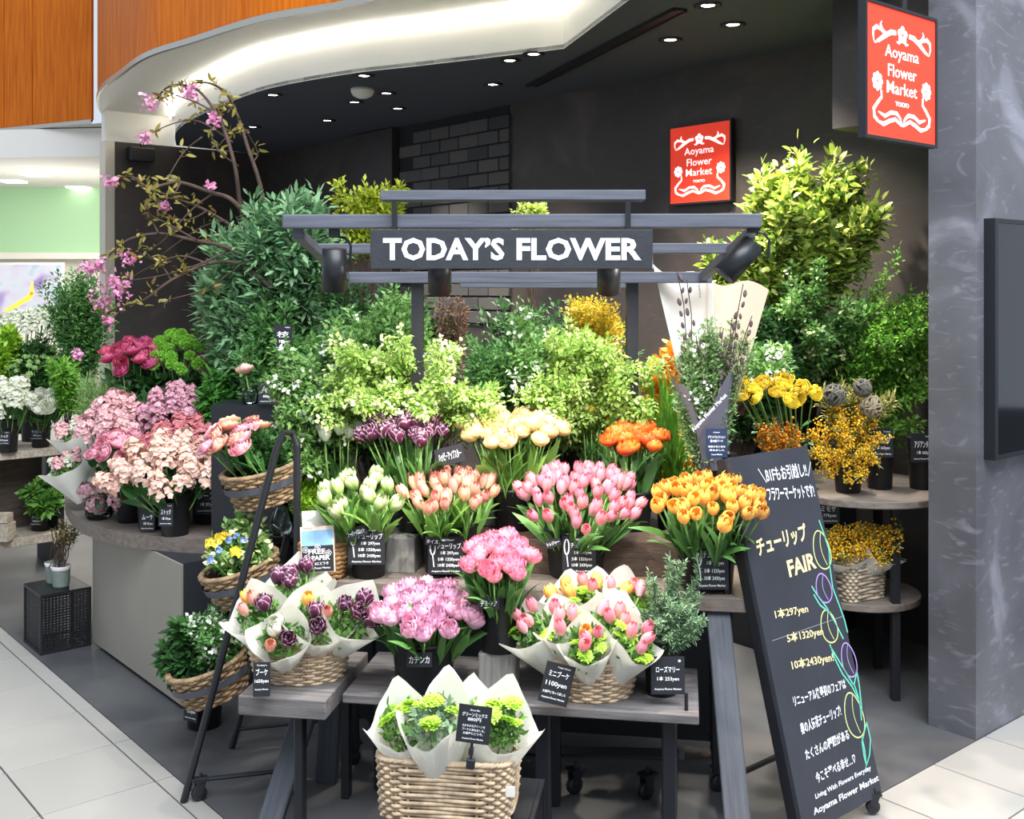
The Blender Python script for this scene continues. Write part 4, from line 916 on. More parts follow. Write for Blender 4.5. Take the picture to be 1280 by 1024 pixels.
# ------------------------------------------------------------------ wrapped bouquets
PAP = {}
def paper_mesh(seed, L_, R, m, pt=.34):
    key = (seed % 4, round(R/L_, 1), m.name, pt)
    if key in PAP: return PAP[key]
    rnd = random.Random(seed*3+1); ph = rnd.uniform(-.5, .5); q = MB(); a1 = rnd.uniform(0, 6)
    def f(u, v):
        a = -math.pi/2+u*2*math.pi*1.06; dd = abs((a-math.pi/2-ph+math.pi) % (2*math.pi)-math.pi)/math.pi      # 0 at the back, 1 at the front
        pk = max(0, 1-dd/.42)**.9+.45*max(0, 1-abs(dd-.62)/.3); h = v*(1-pt+pt*pk)
        r = (.045+(R/L_*.92-.045)*v**.95)*(1+.16*v*(max(0, 1-abs(dd-.62)/.3)-.4*max(0, 1-dd/.5)))*(1+.03*u)
        return (r*math.cos(a)*1.08, r*math.sin(a)*.9, h+.012*math.sin(7*a+a1)*v)
    q.grid(f, 36, 8); PAP[key] = q.mesh('paper', m, True); return PAP[key]
def bouquet(base, px, py, Y, Rpx, label, blooms, fol, group, n=4, seed=1, pap=None, extra=None, bsc=1, cat='bouquet', pt=.34, nf=26, fl=.028):
    rnd = random.Random(seed); base = Vector(base); rim = at(px, py, Y); d = rim-base; L_ = d.length; R = Rpx*Y/F
    # keep the taller side of the paper away from the viewer
    z = d.normalized(); y = Vector((0, 1, 0)); y = (y-z*y.dot(z)).normalized(); x = y.cross(z); rq = Matrix((x, y, z)).transposed().to_quaternion()
    g = thing('wrapped_bouquet', label, cat, base, None, group); g.rotation_mode = 'QUATERNION'; g.rotation_quaternion = rq
    link('paper', paper_mesh(seed, L_*1.22, R, pap or M_paper, pt), g, None, None, L_*1.22)
    for i in range(n):
        a = i*2.4+seed; r = R*.5*math.sqrt((i+.3)/n); p_ = Vector((r*math.cos(a), r*math.sin(a)-.01, L_*(.93+.07*rnd.random())+r*.3*math.sin(a)))
        link('bloom', rnd.choice(blooms), g, p_, (rnd.uniform(-.1, .5), rnd.uniform(-.3, .3), rnd.uniform(0, 6)), bsc*rnd.uniform(.9, 1.1))
        link('stem', stem_m, g, (p_.x*.2, p_.y*.2, .03), Vector((p_.x*.8, p_.y*.8, p_.z-.03)).to_track_quat('Z', 'Y'), (1, 1, p_.z-.03))
    rng = rs(seed); k = nf*9
    th = rng.uniform(0, 6.28, k); rr = R*.6*np.sqrt(rng.random(k)); P = np.stack([rr*np.cos(th), rr*np.sin(th), L_*(.66+.26*rng.random(k))+.2*rr*np.sin(th)], 1)
    D = nrm(rng.normal(0, .7, (k, 3))+np.array([0, -.1, .8])); U = nrm(rng.normal(size=(k, 3))+np.array([0, -.8, .4])); s = rng.uniform(.6, 1.3, k)*fl
    V, Fc = leaf_geo(P, D, U, s, s*.45, True, .2); link('foliage', np_mesh('foliage', V, Fc, fol), g, kind='stuff')
    if extra:
        me, cnt, sc, hh = extra
        for i in range(cnt):
            a = rnd.uniform(0, 6.28); r = R*.7*math.sqrt(rnd.random()); link('bloom' if hh < 1.3 else 'grass_ear', me, g, (r*math.cos(a), r*math.sin(a), L_*rnd.uniform(.86, 1.0)*min(hh, 1.1)), (rnd.uniform(-.5, .6), rnd.uniform(-.5, .5), 0), sc*rnd.uniform(.8, 1.2))
    return g
M_fgreen = leafmat('bouquet_leaf', ['#3f6c30', '#5d8a40', '#7aa64c', '#355d30'], .5, .25)
M_lime = leafmat('lime_green', ['#9dcb3c', '#b6dc4e', '#8abb38'], .5, .3)
m_fpur = b_purp; lime_b = umbel_mesh(M_lime, .024, 34, .009, 3); lime_b2 = umbel_mesh(M_lime, .018, 26, .008, 4)
# purple tulip bouquets in the basket on the bench
bc = T(-.655, -.19, .47)
basket('wicker_basket', bc, .168, .12, .135, 14, 'oval wicker basket of purple tulip bouquets on the narrow bench', (0, 0, -TA), M_wicker)
q = MB(); q.tube([Vector((-.165+.02*math.cos(t)-.012, .03*math.cos(t)*1.6, .13+.06*math.sin(t))) for t in [i/12*math.pi for i in range(13)]], .012, 6)
hb = [o for o in COL.objects if o.name.startswith('wicker_basket')][0]; q.build('handle', M_wicker, hb, True)
mix = [b_purp[0], b_yel[1], b_peach[0], b_wh[0], b_purp[2]]
for i, (px, py, Y, R, lb) in enumerate(((318, 758, 3.36, 40, 'white wrapped bouquet with one purple tulip, leaning out at the far left'), (368, 722, 3.5, 48, 'white wrapped bouquet with a yellow tulip, standing at the back of the bench basket'), (350, 790, 3.26, 38, 'white wrapped bouquet of two purple tulips at the front of the bench basket'),
                                        (398, 765, 3.34, 46, 'white wrapped bouquet with purple and apricot tulips in the middle of the bench basket'), (446, 760, 3.36, 42, 'white wrapped bouquet with a purple tulip, leaning right over the bench basket'))):
    bouquet(bc+Vector((((px-375)*.0009), (Y-3.36)*.5, .02)), px, py, Y, R, lb, mix[i % 3:]+b_purp, M_fgreen, 'purple tulip bouquets', 4, seed=20+i, bsc=.95)
# pink and yellow bouquets in the basket on the low table
b2 = T(.265, -.13, .45)
basket('wicker_basket', b2, .15, .125, .12, 12, 'oval wicker basket of pink and yellow tulip bouquets on the low table', (0, 0, -TA), M_wicker)
mix2 = b_pink+b_yel+b_pink
for i, (px, py, Y, R, lb) in enumerate(((656, 775, 3.3, 38, 'white wrapped pink and yellow bouquet leaning furthest left over its basket'), (704, 742, 3.42, 46, 'white wrapped bouquet at the back left of the pink and yellow basket'), (748, 735, 3.46, 46, 'white wrapped bouquet at the back centre of the pink and yellow basket'), (795, 738, 3.42, 40, 'white wrapped bouquet at the back right of the pink and yellow basket'),
                                        (702, 772, 3.28, 42, 'white wrapped pink bouquet at the front left of its basket'), (766, 768, 3.3, 42, 'white wrapped bouquet with pink and apricot tulips, centre right of its basket'), (733, 797, 3.2, 34, 'small white wrapped bouquet hanging low at the front of its basket'), (798, 798, 3.22, 38, 'white wrapped pink and yellow bouquet leaning right over its basket'))):
    bouquet(b2+Vector(((px-738)*.0008, (Y-3.33)*.5, .02)), px, py, Y, R, lb, mix2, M_fgreen, 'pink and yellow bouquets', 4, seed=31+i, extra=(lime_b2, 5, 1, 1), bsc=.95)
# green bouquets in the square basket at the front
b3 = Vector((-.165, 2.92, .315))
mesh_crate((-.12, 2.93, 0), -TA, .37, .3, .31, 'black mesh crate under the square basket at the very front')
basket('wicker_basket', b3, .178, .13, .155, 14, 'square wicker basket of green bouquets at the very front', (0, 0, -math.radians(7)), M_wicker, .95, 7, 30)
M_rose = leafmat('rosemary_leaf', ['#6f8f6a', '#8faa86', '#557a55'], .6, .15)
for i, (px, py, Y, R, lb) in enumerate(((500, 885, 2.86, 44, 'white wrapped lime green bouquet at the left of the square basket'), (545, 880, 2.8, 44, 'white wrapped lime green bouquet at the front left of the square basket'), (560, 862, 3.0, 38, 'white wrapped green bouquet at the back of the square basket'), (602, 880, 2.9, 42, 'white wrapped green bouquet behind the small black card'), (634, 885, 2.84, 40, 'white wrapped green bouquet at the right of the square basket'))):
    bouquet(b3+Vector(((px-565)*.0013, (Y-2.9)*.6, .02)), px, py, Y, R, lb, [lime_b], M_rose if i % 2 else M_fgreen, 'green bouquets', 2, seed=45+i, extra=(lime_b2, 3, 1, 1), fl=.026, pt=.42, nf=30)
s = fcard(590, 929, 2.72, 42, 46, [('Green Mix', .35, .85, .3, .05), ('グリーンミックス', .12, .7, .76, .11), ('880円', .3, .58, .4, .1), ('さわやかなグリーンを', .16, .42, .68, .07), ('ブーケに束ねました。', .16, .32, .68, .07), ('お部屋にどうぞ。', .2, .22, .6, .07), ('Aoyama Flower Market', .18, .08, .64, .06)], 'square black card on a clip at the front of the square basket', rotz=-.08, roll=.1)
q = MB(); q.tube([(0, .004, 0), (0, .006, -.02), (.002, .0, -.045)], .004, 6); q.box((0, 0, -.02), (.006, .008, .008)); q.box((.002, 0, -.05), (.011, .009, .012), None, 0, .003); q.build('clip', M_black, s)
tg = at(638, 990, 2.745); q = MB(); q.box((0, 0, 0), (.012, .001, .013)); tag(q.build('paper_tag', M_paper, None, loc=tg), 'small white paper tag tied to the square basket', 'tag')
fcard(327, 871, 3.2, 21, 42, [("Today's", .2, .88, .6, .06), ('ブーケ', .15, .62, .7, .2), ('1650yen', .1, .38, .8, .13), ('Aoyama Flower', .1, .18, .8, .06)], 'narrow black price card on the bench in front of the purple tulip basket', rotz=.1)
fcard(690, 880, 3.17, 37, 50, [("Today's Flower", .4, .88, .45, .05), ('ミニブーケ', .15, .66, .7, .16), ('1100yen', .12, .4, .72, .15), ('お部屋に飾って楽しむ', .08, .24, .8, .07), ('Aoyama Flower Market', .08, .1, .8, .06)], 'black price card leaning on the pink and yellow bouquet basket', roll=.25)
# rosemary
P = T(.485, -.11, .45); bucket(P, .056, .175, 'slim black bucket of rosemary at the right end of the low table')
bush('silvery green rosemary sprigs in the bucket on the low table', 'rosemary', (800, 690, 895, 805), 3.3, .2, P+Vector((0, 0, .1)), 60, 70, .017, .0035, M_rose, .02, .35, .006, name='rosemary', twig=M_stem, up=.3, clump=2)
fcard(835, 868, 3.22, 42, 46, [('本', .8, .85, .1, .08), ('ローズマリー', .15, .58, .7, .17), ('1本 253yen', .18, .34, .65, .14), ('Aoyama Flower Market', .1, .1, .8, .07)], 'black price card on the rosemary bucket')
# brochures in a seagrass pot
P = at(403, 716, 3.64); s = thing('brochure_basket', 'braided seagrass pot holding brochures at the left end of the upper shelf', 'basket', (P.x, P.y+.02, .72))
M_sea = mat('seagrass', '#86643e', .8, 0, .3, 60, .4, 40)
for r in range(8):
    q = MB(); q.tube([(.078*(.86+.05*r if r < 4 else 1.06)*math.cos(t), .055*math.sin(t), .012+r*.015+.003*math.sin(t*14+r*1.5)) for t in [i/48*6.2832 for i in range(48)]], .0095, 6, closed=True); q.build('braid', M_sea, s, True)
bp = [lin('#e6e2d6'), lin('#d9d4c8'), lin('#c9b8a8')]
for i, (dx, dy, ro) in enumerate(((-.012, .012, .05), (.022, .026, -.04), (0, -.006, .06))):
    o = thing('brochure', ['pale brochure standing behind in the seagrass pot, left', 'pale brochure standing behind in the seagrass pot, right', 'free paper brochure with blue cover in front of the seagrass pot'][i], 'brochure', (P.x+dx, P.y+dy+(-.065 if i == 2 else .0), .76 if i == 2 else .8), (-.12, -ro, 0))
    q = MB(); q.box((0, 0, .075 if i == 2 else .07), (.056, .002, .075)); q.build('cover', mat('brochure_%d' % i, bp[i], .6), o)
    if i == 2:
        q = MB(); q.box((0, -.0026, .095), (.051, .0004, .042)); q.build('cover_picture', mat('sky_picture', '#7fa9cf', .6, 0, 0, 1, .3, 12), o)
        q = MB(); q.box((0, -.0032, .045), (.052, .0006, .042)); q.build('black_note', M_card, o)
        q = MB(); put_text(q, 'FREE', -.03, .06, .055, .016, 0, .02); put_text(q, 'PAPER', -.02, .04, .06, .015, 0, .02); put_text(q, 'ご自由にどうぞ', -.035, .024, .07, .01, 0, .01); put_text(q, 'Aoyama Flower Market', -.045, .009, .085, .009)
        for cx, cy in ((-.035, .05), (.0, .083), (.036, .062), (-.04, .075)):
            for k in range(5): g_ = k*1.257; q.ribbon([(cx+.006*math.cos(g_)+.004*math.cos(t), cy+.006*math.sin(g_)+.004*math.sin(t)) for t in [j*.9 for j in range(8)]], .0012)
        q.build('lettering', M_white, o, loc=(0, -.0042, 0), rot=(math.pi/2, 0, 0))
        q = MB(); put_text(q, 'SPRING', -.045, .141, .03, .006); q.build('title', mat('grey_print', '#707478', .7), o, loc=(0, -.0026, 0), rot=(math.pi/2, 0, 0))

# ------------------------------------------------------------------ greenery behind the tulips
LG = lambda n, *c: leafmat(n, list(c), .5, .3)
M_sp1 = LG('spirea_leaf', '#5f8f48', '#7dab58', '#98c06e', '#6f9f62'); M_sp2 = LG('spirea_light', '#a6cb5c', '#c2de78', '#8fbb50', '#dcec9c'); M_sp3 = LG('green_mid', '#4d8042', '#659a50', '#80b264', '#417046')
M_dk = LG('green_dark', '#2a5229', '#3b6a33', '#4d7d40', '#233f24'); M_wb = LG('white_blossom', '#f3f4e4', '#ffffff', '#eef0d4'); M_cb = LG('cream_blossom', '#eef0b4', '#dfeaa0', '#f8f6d8')
M_sol = LG('solidago', '#c9a81e', '#dfbf2a', '#b39a22', '#8a8f2a'); M_yg = LG('yellow_green', '#a8b82e', '#c6cf48', '#8fa52c'); M_org = LG('orange_petal', '#f09a1e', '#ee7f1a', '#f5b324')
def gb(px, Y, z=.9): return ((px-640)*Y/F, Y, z)
for px, Y, lb in ((415, 4.3, 'black bucket of cascading spirea behind the white tulips'), (520, 4.36, 'black bucket of spirea behind the left roof post'), (640, 4.36, 'black bucket of fine greenery behind the cream tulips'), (720, 4.4, 'black bucket of lime spirea behind the slender yellow tulips')): bucket(gb(px, Y, .78 if px > 415 else .5), .075, .2, lb)
bush('green spirea cascading over the left side of the tulip display', 'spirea', (342, 395, 455, 575), 4.02, .4, gb(415, 4.3), 105, 95, .022, .011, M_sp1, .16, .3, .035, (M_wb, 70, .009, .6, 6), 'spirea_bunch', droop=.3, tips_px=[(352, 440), (346, 480), (350, 520), (362, 548), (378, 575), (395, 520), (402, 500), (372, 470), (385, 585)])
bush('spirea with white blossom clusters rising behind the purple tulips', 'spirea', (395, 362, 560, 470), 4.2, .45, gb(500, 4.34), 110, 95, .022, .011, M_sp1, .1, .4, .035, (M_wb, 30, .009, .6, 6), 'spirea_bunch')
bush('pale yellow green spirea arching in front of the left roof post', 'spirea', (390, 425, 608, 532), 3.86, .25, gb(520, 4.34), 100, 95, .019, .011, M_sp2, .24, .4, .03, (M_cb, 140, .009, .7, 6), 'spirea_bunch', droop=.3, tips_px=[(402, 515), (412, 500), (448, 505), (468, 495), (472, 515), (527, 508), (535, 490), (585, 490), (600, 512), (612, 500), (560, 450), (430, 440), (500, 430)])
bush('fine mid green foliage under the name board', 'foliage bunch', (555, 380, 680, 520), 4.12, .35, gb(640, 4.36), 95, 95, .021, .009, M_sp3, .08, .35, .035, None)
bush('upright spirea with white flowers under the middle of the name board', 'spirea', (640, 368, 712, 505), 3.98, .2, gb(690, 4.36), 70, 90, .02, .01, M_sp1, .08, .4, .03, (M_wb, 60, .01, .5, 6), 'spirea_bunch')
bush('bright lime spirea arching over the orange tulips', 'spirea', (660, 415, 805, 530), 3.95, .25, gb(720, 4.36), 105, 95, .019, .011, M_sp2, .2, .4, .03, (M_cb, 50, .007, .7, 6), 'spirea_bunch', droop=.25, tips_px=[(690, 520), (700, 500), (670, 480), (780, 490), (805, 510), (815, 525), (790, 470), (760, 440), (700, 430), (735, 425), (830, 440)])
bush('yellow solidago behind the right roof post', 'solidago', (688, 366, 785, 428), 4.5, .3, gb(735, 4.5), 70, 110, .011, .008, M_sol, .05, .7, .04, None, 'solidago', twig=M_stem)
bush('dark green filler leaves behind the spirea on the left', 'foliage bunch', (345, 345, 570, 470), 4.75, .4, gb(470, 4.75, .7), 110, 95, .03, .013, M_dk, .06, .3, .05)
bush('dark green filler leaves behind the middle of the display', 'foliage bunch', (560, 360, 830, 520), 4.85, .4, gb(690, 4.85, .7), 110, 80, .03, .014, M_dk, .06, .3, .05)
bush('brown dried twigs hanging behind the left roof post', 'dried twigs', (535, 362, 590, 410), 4.6, .1, gb(560, 4.6, .85), 26, 30, .02, .006, LG('dried', '#7d5c4a', '#96745c', '#5c4538'), .05, .5, .015)
bush('bright orange flowers behind the wrapped willow bouquet', 'orange flowers', (802, 425, 862, 505), 4.35, .2, gb(830, 4.35), 34, 30, .03, .022, M_org, .02, .7, .03, name='orange_flowers', hexa=True, twig=M_stem)
bush('yellow and orange blooms low behind the green barley', 'yellow flowers', (800, 520, 870, 590), 4.35, .15, gb(830, 4.35, .8), 24, 26, .03, .025, leafmat('yellow_low', ['#f3c41a', '#eda31a', '#f6d32e'], .5, .2), .0, .6, .03, name='yellow_flowers', hexa=True, twig=M_stem)
# green barley ears
P = at(842, 590, 4.0); bucket((P.x, 4.05, .78), .06, .2, 'black bucket of green barley beside the orange tulips')
M_bar = leafmat('barley_green', ['#5f9a2e', '#79b53c', '#4c8330'], .5, .3)
g = thing('barley_bunch', 'bunch of fresh green barley beside the wrapped willow bouquet', 'barley', (P.x, 4.05, .82)); rng = rs(77); n = 46
bs = rng.normal(0, .02, (n, 3)); tp = np.stack([rng.normal(0, .055, n), rng.normal(0, .05, n), rng.uniform(.36, .56, n)], 1); f = sprays(bs, tp, np.full(n, .02), rng)
link('stems', stems_mesh(f, n, .003, M_bar, 'stems'), g, kind='stuff'); k = n*46; i = rng.integers(0, n, k); t = .72+.28*rng.random(k); Pp, D = f(t, i)
V, Fc = leaf_geo(Pp, nrm(D+rng.normal(0, .16, D.shape)), nrm(rng.normal(size=D.shape)), rng.uniform(.03, .08, k), np.full(k, .003), False, 0); link('ears', np_mesh('ears', V, Fc, M_bar), g, kind='stuff')
k = 70; i = rng.integers(0, n, k); Pp, D = f(rng.uniform(.1, .5, k), i); V, Fc = leaf_geo(Pp, nrm(D+rng.normal(0, .4, D.shape)), nrm(rng.normal(size=D.shape)), rng.uniform(.12, .2, k), np.full(k, .012), True, .35); link('leaves', np_mesh('leaves', V, Fc, M_bar), g, kind='stuff')
# large wrapped bouquet with pussy willow
base = at(884, 588, 3.82); base.z = .97
q = MB(); q.lathe([(.04, 0), (.046, .004), (.05, .15), (.047, .15), (.043, .01), (.001, .01)], 24); tag(q.build('glass_vase', M_glass, None, True, loc=(base.x, base.y, .84)), 'clear glass vase holding the tall wrapped willow bouquet', 'vase')
g = thing('wrapped_bouquet', 'tall bouquet of spirea and pussy willow in white and beige paper', 'bouquet', base)
def sheet(name, m, pts, th=.0):
    q = MB(); (bl, br, tl, tr, bulge) = pts; bl, br, tl, tr = [Vector(x)-base for x in (bl, br, tl, tr)]
    def f(u, v):
        p_ = bl.lerp(br, u).lerp(tl.lerp(tr, u), v); return p_+Vector((0, bulge*math.sin(math.pi*u)*(.25+.75*v), -.02*math.sin(u*6.3)*v))
    q.grid(f, 10, 8); return link(name, q.mesh(name, m, True), g)
M_pw = leafmat('white_paper', ['#e9e7e4', '#e4e1dc'], .6, .2); M_pb = leafmat('beige_paper', ['#d8c6b2', '#d3bfa9'], .6, .15); M_pg = mat('grey_paper', '#6f6d78', .5)
sheet('back_sheet', M_pw, (at(876, 585, 3.86), at(893, 585, 3.86), at(816, 330, 3.9), at(892, 352, 3.93), .06))
sheet('back_sheet', M_pb, (at(880, 585, 3.87), at(897, 585, 3.86), at(884, 346, 3.94), at(961, 362, 3.9), .06))
sheet('front_sheet', M_pg, (at(872, 588, 3.8), at(892, 588, 3.8), at(834, 455, 3.84), at(866, 505, 3.72), -.03))
sheet('front_sheet', M_pg, (at(880, 588, 3.79), at(900, 588, 3.8), at(868, 528, 3.72), at(920, 460, 3.8), -.03))
q = MB(); put_text(q, 'Aoyama Flower Market', 0, 0, .17, .018, 0, .01); a_, b_ = at(868, 541, 3.705), at(912, 490, 3.735)
o = q.build('lettering', M_white, g, loc=a_-base+Vector((0, -.004, 0))); o.rotation_euler = (math.pi/2, -math.atan2(b_.z-a_.z, b_.x-a_.x), 0)
q = MB(); put_text(q, 'Aoyama', 0, 0, .075, .011, 0, .005); o = q.build('lettering', mat('grey_print', '#707478', .7), g, loc=at(871, 347, 3.9)-base); o.rotation_euler = (math.pi/2, math.pi/2-.1, 0)
bush('', '', (825, 375, 935, 545), 3.82, .14, base+Vector((0, 0, .02)), 60, 90, .017, .008, LG('willow_green', '#7fa468', '#98ba7c', '#668f52', '#b5cf98'), .02, .3, .022, (M_wb, 14, .008, .5, 6), parent=g)
q = MB(); q.lathe([(.001, -.011), (.0045, -.007), (.006, 0), (.0045, .008), (.001, .013)], 8); cat_m = q.mesh('catkin', mat('catkin_grey', '#5b4a4e', .7, 0, .3, 300, .3, 60), True)
rnd = random.Random(5)
for tx, ty in ((846, 335), (858, 350), (930, 355), (924, 385), (915, 400), (872, 420), (850, 430), (905, 410), (938, 395)):
    t1 = at(tx, ty, 3.78); q = MB(); b0 = base+Vector((0, -.01, .05)); pts = [b0.lerp(t1, k/6)+Vector((.006*math.sin(k*2+tx), 0, 0)) for k in range(7)]; q.tube([x-base for x in pts], .0018, 5); q.build('willow_stem', M_twig, g)
    for k in range(7):
        p_ = b0.lerp(t1, .62+.055*k); link('catkin', cat_m, g, p_-base+Vector((rnd.choice((-1, 1))*.009, -.004, 0)), (rnd.uniform(-.3, .3), rnd.uniform(-.4, .4), 0), rnd.uniform(.9, 1.3))
fcard(896, 572, 3.7, 27, 36, [('Aoyama', .35, .84, .3, .05), ('グランドコレクション', .1, .66, .8, .1), ('春の枝ブーケ', .2, .52, .6, .1), ('季節の花と枝を', .1, .34, .8, .07), ('束ねました', .15, .22, .7, .07), ('Flower Market', .25, .08, .5, .05)], 'navy blue card hanging on the tall wrapped willow bouquet', cm=mat('navy_card', '#1c2a4a', .5))
# ------------------------------------------------------------------ right side: branches, mimosa, ranunculus
M_rt = LG('right_tree', '#7f9f3a', '#a9bd4c', '#56802e', '#d6dc78', '#44702a'); M_rp = LG('pieris_leaf', '#6fa054', '#92bf6a', '#558a46', '#b2d48c'); M_rg = LG('fine_right', '#6cb03a', '#8cc84a', '#559634', '#b0d862')
pc = ab(2.95, 1.32, .9)
for da, db, lb in ((-.18, .02, 'tall black bucket of glossy leafed branches on the black plinth'), (.12, -.08, 'tall black bucket of pale flowering branches on the black plinth')): bucket(ab(2.95+da, 1.32+db, .9), .09, .24, lb)
bt = Vector(ab(2.77, 1.34, 1.0))
bush('tall branches with glossy yellow green leaves at the upper right', 'branches', (926, 192, 1075, 330), 5.1, .32, bt, 60, 80, .046, .023, M_rt, .06, .55, .055, None, 'leafy_branches', hexa=True, stem_r=.004)
bush('leafy side branches reaching right below the hanging sign', 'branches', (1000, 215, 1108, 335), 5.0, .25, bt, 36, 95, .046, .023, M_rt, .06, .6, .05, None, 'leafy_branches', hexa=True, stem_r=.004)
bush('low leafy branches behind the tilted spotlight', 'branches', (875, 285, 985, 345), 5.4, .3, bt, 26, 80, .046, .023, M_rt, .02, .6, .05, None, 'leafy_branches', hexa=True, stem_r=.004)
bush('green branches with creamy flower clusters at the right', 'branches', (955, 335, 1090, 475), 4.95, .4, ab(3.07, 1.24, 1.0), 90, 95, .026, .014, M_rp, .1, .4, .04, (M_cb, 60, .011, .6, 6), 'flowering_branches', clump=3)
bush('fresh green fine leafed branches against the plaster wall end', 'branches', (1070, 325, 1185, 540), 4.9, .35, ab(3.1, 1.2, .9), 130, 95, .024, .01, M_rg, .08, .35, .035, (M_cb, 16, .009, .8, 4), 'flowering_branches', droop=.2, clump=2)
bush('dark green foliage behind the yellow ranunculus', 'foliage bunch', (880, 380, 1010, 500), 4.9, .3, (1.05, 4.95, .9), 80, 80, .03, .014, M_dk, .05, .35, .05)
bush('light green spirea trailing right of the wrapped willow bouquet', 'spirea', (905, 418, 1000, 470), 4.3, .15, (.9, 4.3, 1.2), 30, 70, .018, .01, M_sp1, .05, .4, .03, (M_wb, 18, .01, .6, 6), 'spirea_bunch')
# things on the upper round shelf
m_ran = PM('ranunculus_yellow', '#d8b420', '#f2d838', '#f6e358'); b_ran = [rose_mesh(m_ran, .03, .036, 5, .05, i) for i in range(2)]
X = (968-640)*4.7/F; Pb = Vector((1.2, 4.62, .85)); bucket(Pb, .065, .2, 'brown black bucket of yellow ranunculus on the round table')
bunch('ranunculus', 'large ruffled yellow ranunculus right of the wrapped willow bouquet', 'ranunculus', 'yellow ranunculus', (Pb.x, Pb.y), 1.05, .9, .04, (918, 466, 1018, 512), 4.2, .16, 15, b_ran, .95, [(RL, .3, .6, .1)], 61, face=.02, lean=.6)
M_mim = leafmat('mimosa_yellow', ['#f3bd1c', '#f6cf30', '#eda61a', '#e3c034'], .6, .15); M_mim2 = leafmat('mimosa_orange', ['#f0a01e', '#ec8f18', '#f4b428'], .6, .15)
M_ash = LG('mimosa_leaf', '#7d8f5a', '#98a86e', '#5f7a4a')
def balls(P, r, m, name, root):
    """tiny mimosa balls as octahedra"""
    n = len(P); o = np.array([[1, 0, 0], [-1, 0, 0], [0, 1, 0], [0, -1, 0], [0, 0, 1], [0, 0, -1.]]); f = np.array([[0, 2, 4], [2, 1, 4], [1, 3, 4], [3, 0, 4], [2, 0, 5], [1, 2, 5], [3, 1, 5], [0, 3, 5]])
    V = (P[:, None]+o[None]*np.asarray(r).reshape(-1, 1, 1)).reshape(-1, 3); Fc = (np.arange(n)[:, None, None]*6+f[None]).reshape(-1, 3); link(name, np_mesh(name, V, Fc, m), root, kind='stuff')
def mimosa(label, box, Y, dep, base, n, per, m, seed, r=.0055, leaf=True):
    rng = rs(seed); a, b = at(box[0], box[3], Y), at(box[2], box[1], Y); c = np.array([(a.x+b.x)/2, Y, (a.z+b.z)/2]); R = np.array([(b.x-a.x)/2, dep/2, (b.z-a.z)/2]); base = np.array(base, float)
    d = nrm(rng.normal(size=(n, 3))); tips = c+d*R*rng.uniform(.3, 1, (n, 1))**.5; f = sprays(base+rng.normal(0, .012, (n, 3)), tips, rng.uniform(0, .04, n), rng)
    g = thing('mimosa_bunch', label, 'mimosa', tuple(base)); k = n*per; i = rng.integers(0, n, k); t = .6+.4*rng.random(k); P, D = f(t, i); balls(P+rng.normal(0, .012, P.shape)-base, rng.uniform(.6, 1.2, k)*r, m, 'blossom', g)
    link('stems', stems_mesh(lambda t_, i_: (f(t_, i_)[0]-base, f(t_, i_)[1]), n, .002, M_twig, 'stems'), g, kind='stuff')
    if leaf:
        k = n*14; i = rng.integers(0, n, k); P, D = f(.4+.6*rng.random(k), i); V, Fc = leaf_geo(P-base, nrm(D+rng.normal(0, .8, D.shape)), nrm(rng.normal(size=D.shape)), rng.uniform(.02, .045, k), np.full(k, .007), True, .1); link('foliage', np_mesh('foliage', V, Fc, M_ash), g, kind='stuff')
Pm = Vector((1.13, 4.42, .85)); bucket(Pm, .055, .13, 'small black bucket of orange mimosa behind the chalkboard')
mimosa('orange yellow mimosa right of the navy card', (938, 522, 1008, 562), 4.3, .14, Pm+Vector((0, 0, .1)), 26, 46, M_mim2, 71, .0065)
mimosa('yellow mimosa wreath with woven balls above the round shelf', (1003, 492, 1112, 608), 4.35, .16, (1.4, 4.45, .98), 60, 60, M_mim, 72)
Pn = Vector((1.34, 4.4, .85)); bucket((1.4, 4.5, .85), .06, .15, 'black bucket under the mimosa wreath on the round table')
bush('tangle of dry moss green twigs around the woven balls', 'twigs', (1010, 465, 1120, 530), 4.4, .12, (1.4, 4.45, 1.05), 40, 26, .03, .006, LG('moss', '#8a8a48', '#a5a35c', '#6c6d3c'), .03, .4, .03, name='twig_tangle')
M_vine = mat('vine_ball', '#8f836a', .8, 0, .4, 60, .4, 40)
for px, py, r_, lb in ((1043, 494, .043, 'dark grey woven vine ball above the mimosa, left'), (1089, 508, .042, 'pale beige woven vine ball above the mimosa, right'), (1078, 485, .035, 'small dark woven vine ball behind the two larger ones')):
    rnd = random.Random(px); o = thing('vine_ball', lb, 'vine ball', at(px, py, 4.3)); q = MB()
    for k in range(16):
        ax = Vector((rnd.gauss(0, 1), rnd.gauss(0, 1), rnd.gauss(0, 1))).normalized(); x = ax.orthogonal().normalized(); y = ax.cross(x); q.tube([(x*math.cos(t)+y*math.sin(t))*r_*(.94+.06*math.sin(3*t+k)) for t in [i/20*6.2832 for i in range(20)]], .0042, 5, closed=True)
    q.build('vines', M_vine if px == 1089 else mat('vine_dark', '#5e5a50', .8, 0, .4, 60, .4, 40), o, kind='stuff')
    q = MB(); q.lathe([(.001, -r_*.85), (r_*.6, -r_*.6), (r_*.85, 0), (r_*.6, r_*.6), (.001, r_*.85)], 12); q.build('core', mat('vine_core', '#40392e', .9), o, True)
for px, py, lb, t_ in ((1100, 592, 'tall black bucket with a price card right of the mimosa wreath', 'ユーカリ'), (1152, 612, 'tall black bucket with a price card against the wall end', 'アジアンタム')):
    Y = 4.58; X = (px-640)*Y/F; bucket((X, Y, .85), .058, .22, lb); card(at(px+2, 572 if px < 1120 else 578, 4.5), .1, .12, SML(t_, '1本 660yen'), 'small black price card on the bucket '+('right of the mimosa wreath' if px < 1120 else 'against the wall end'))
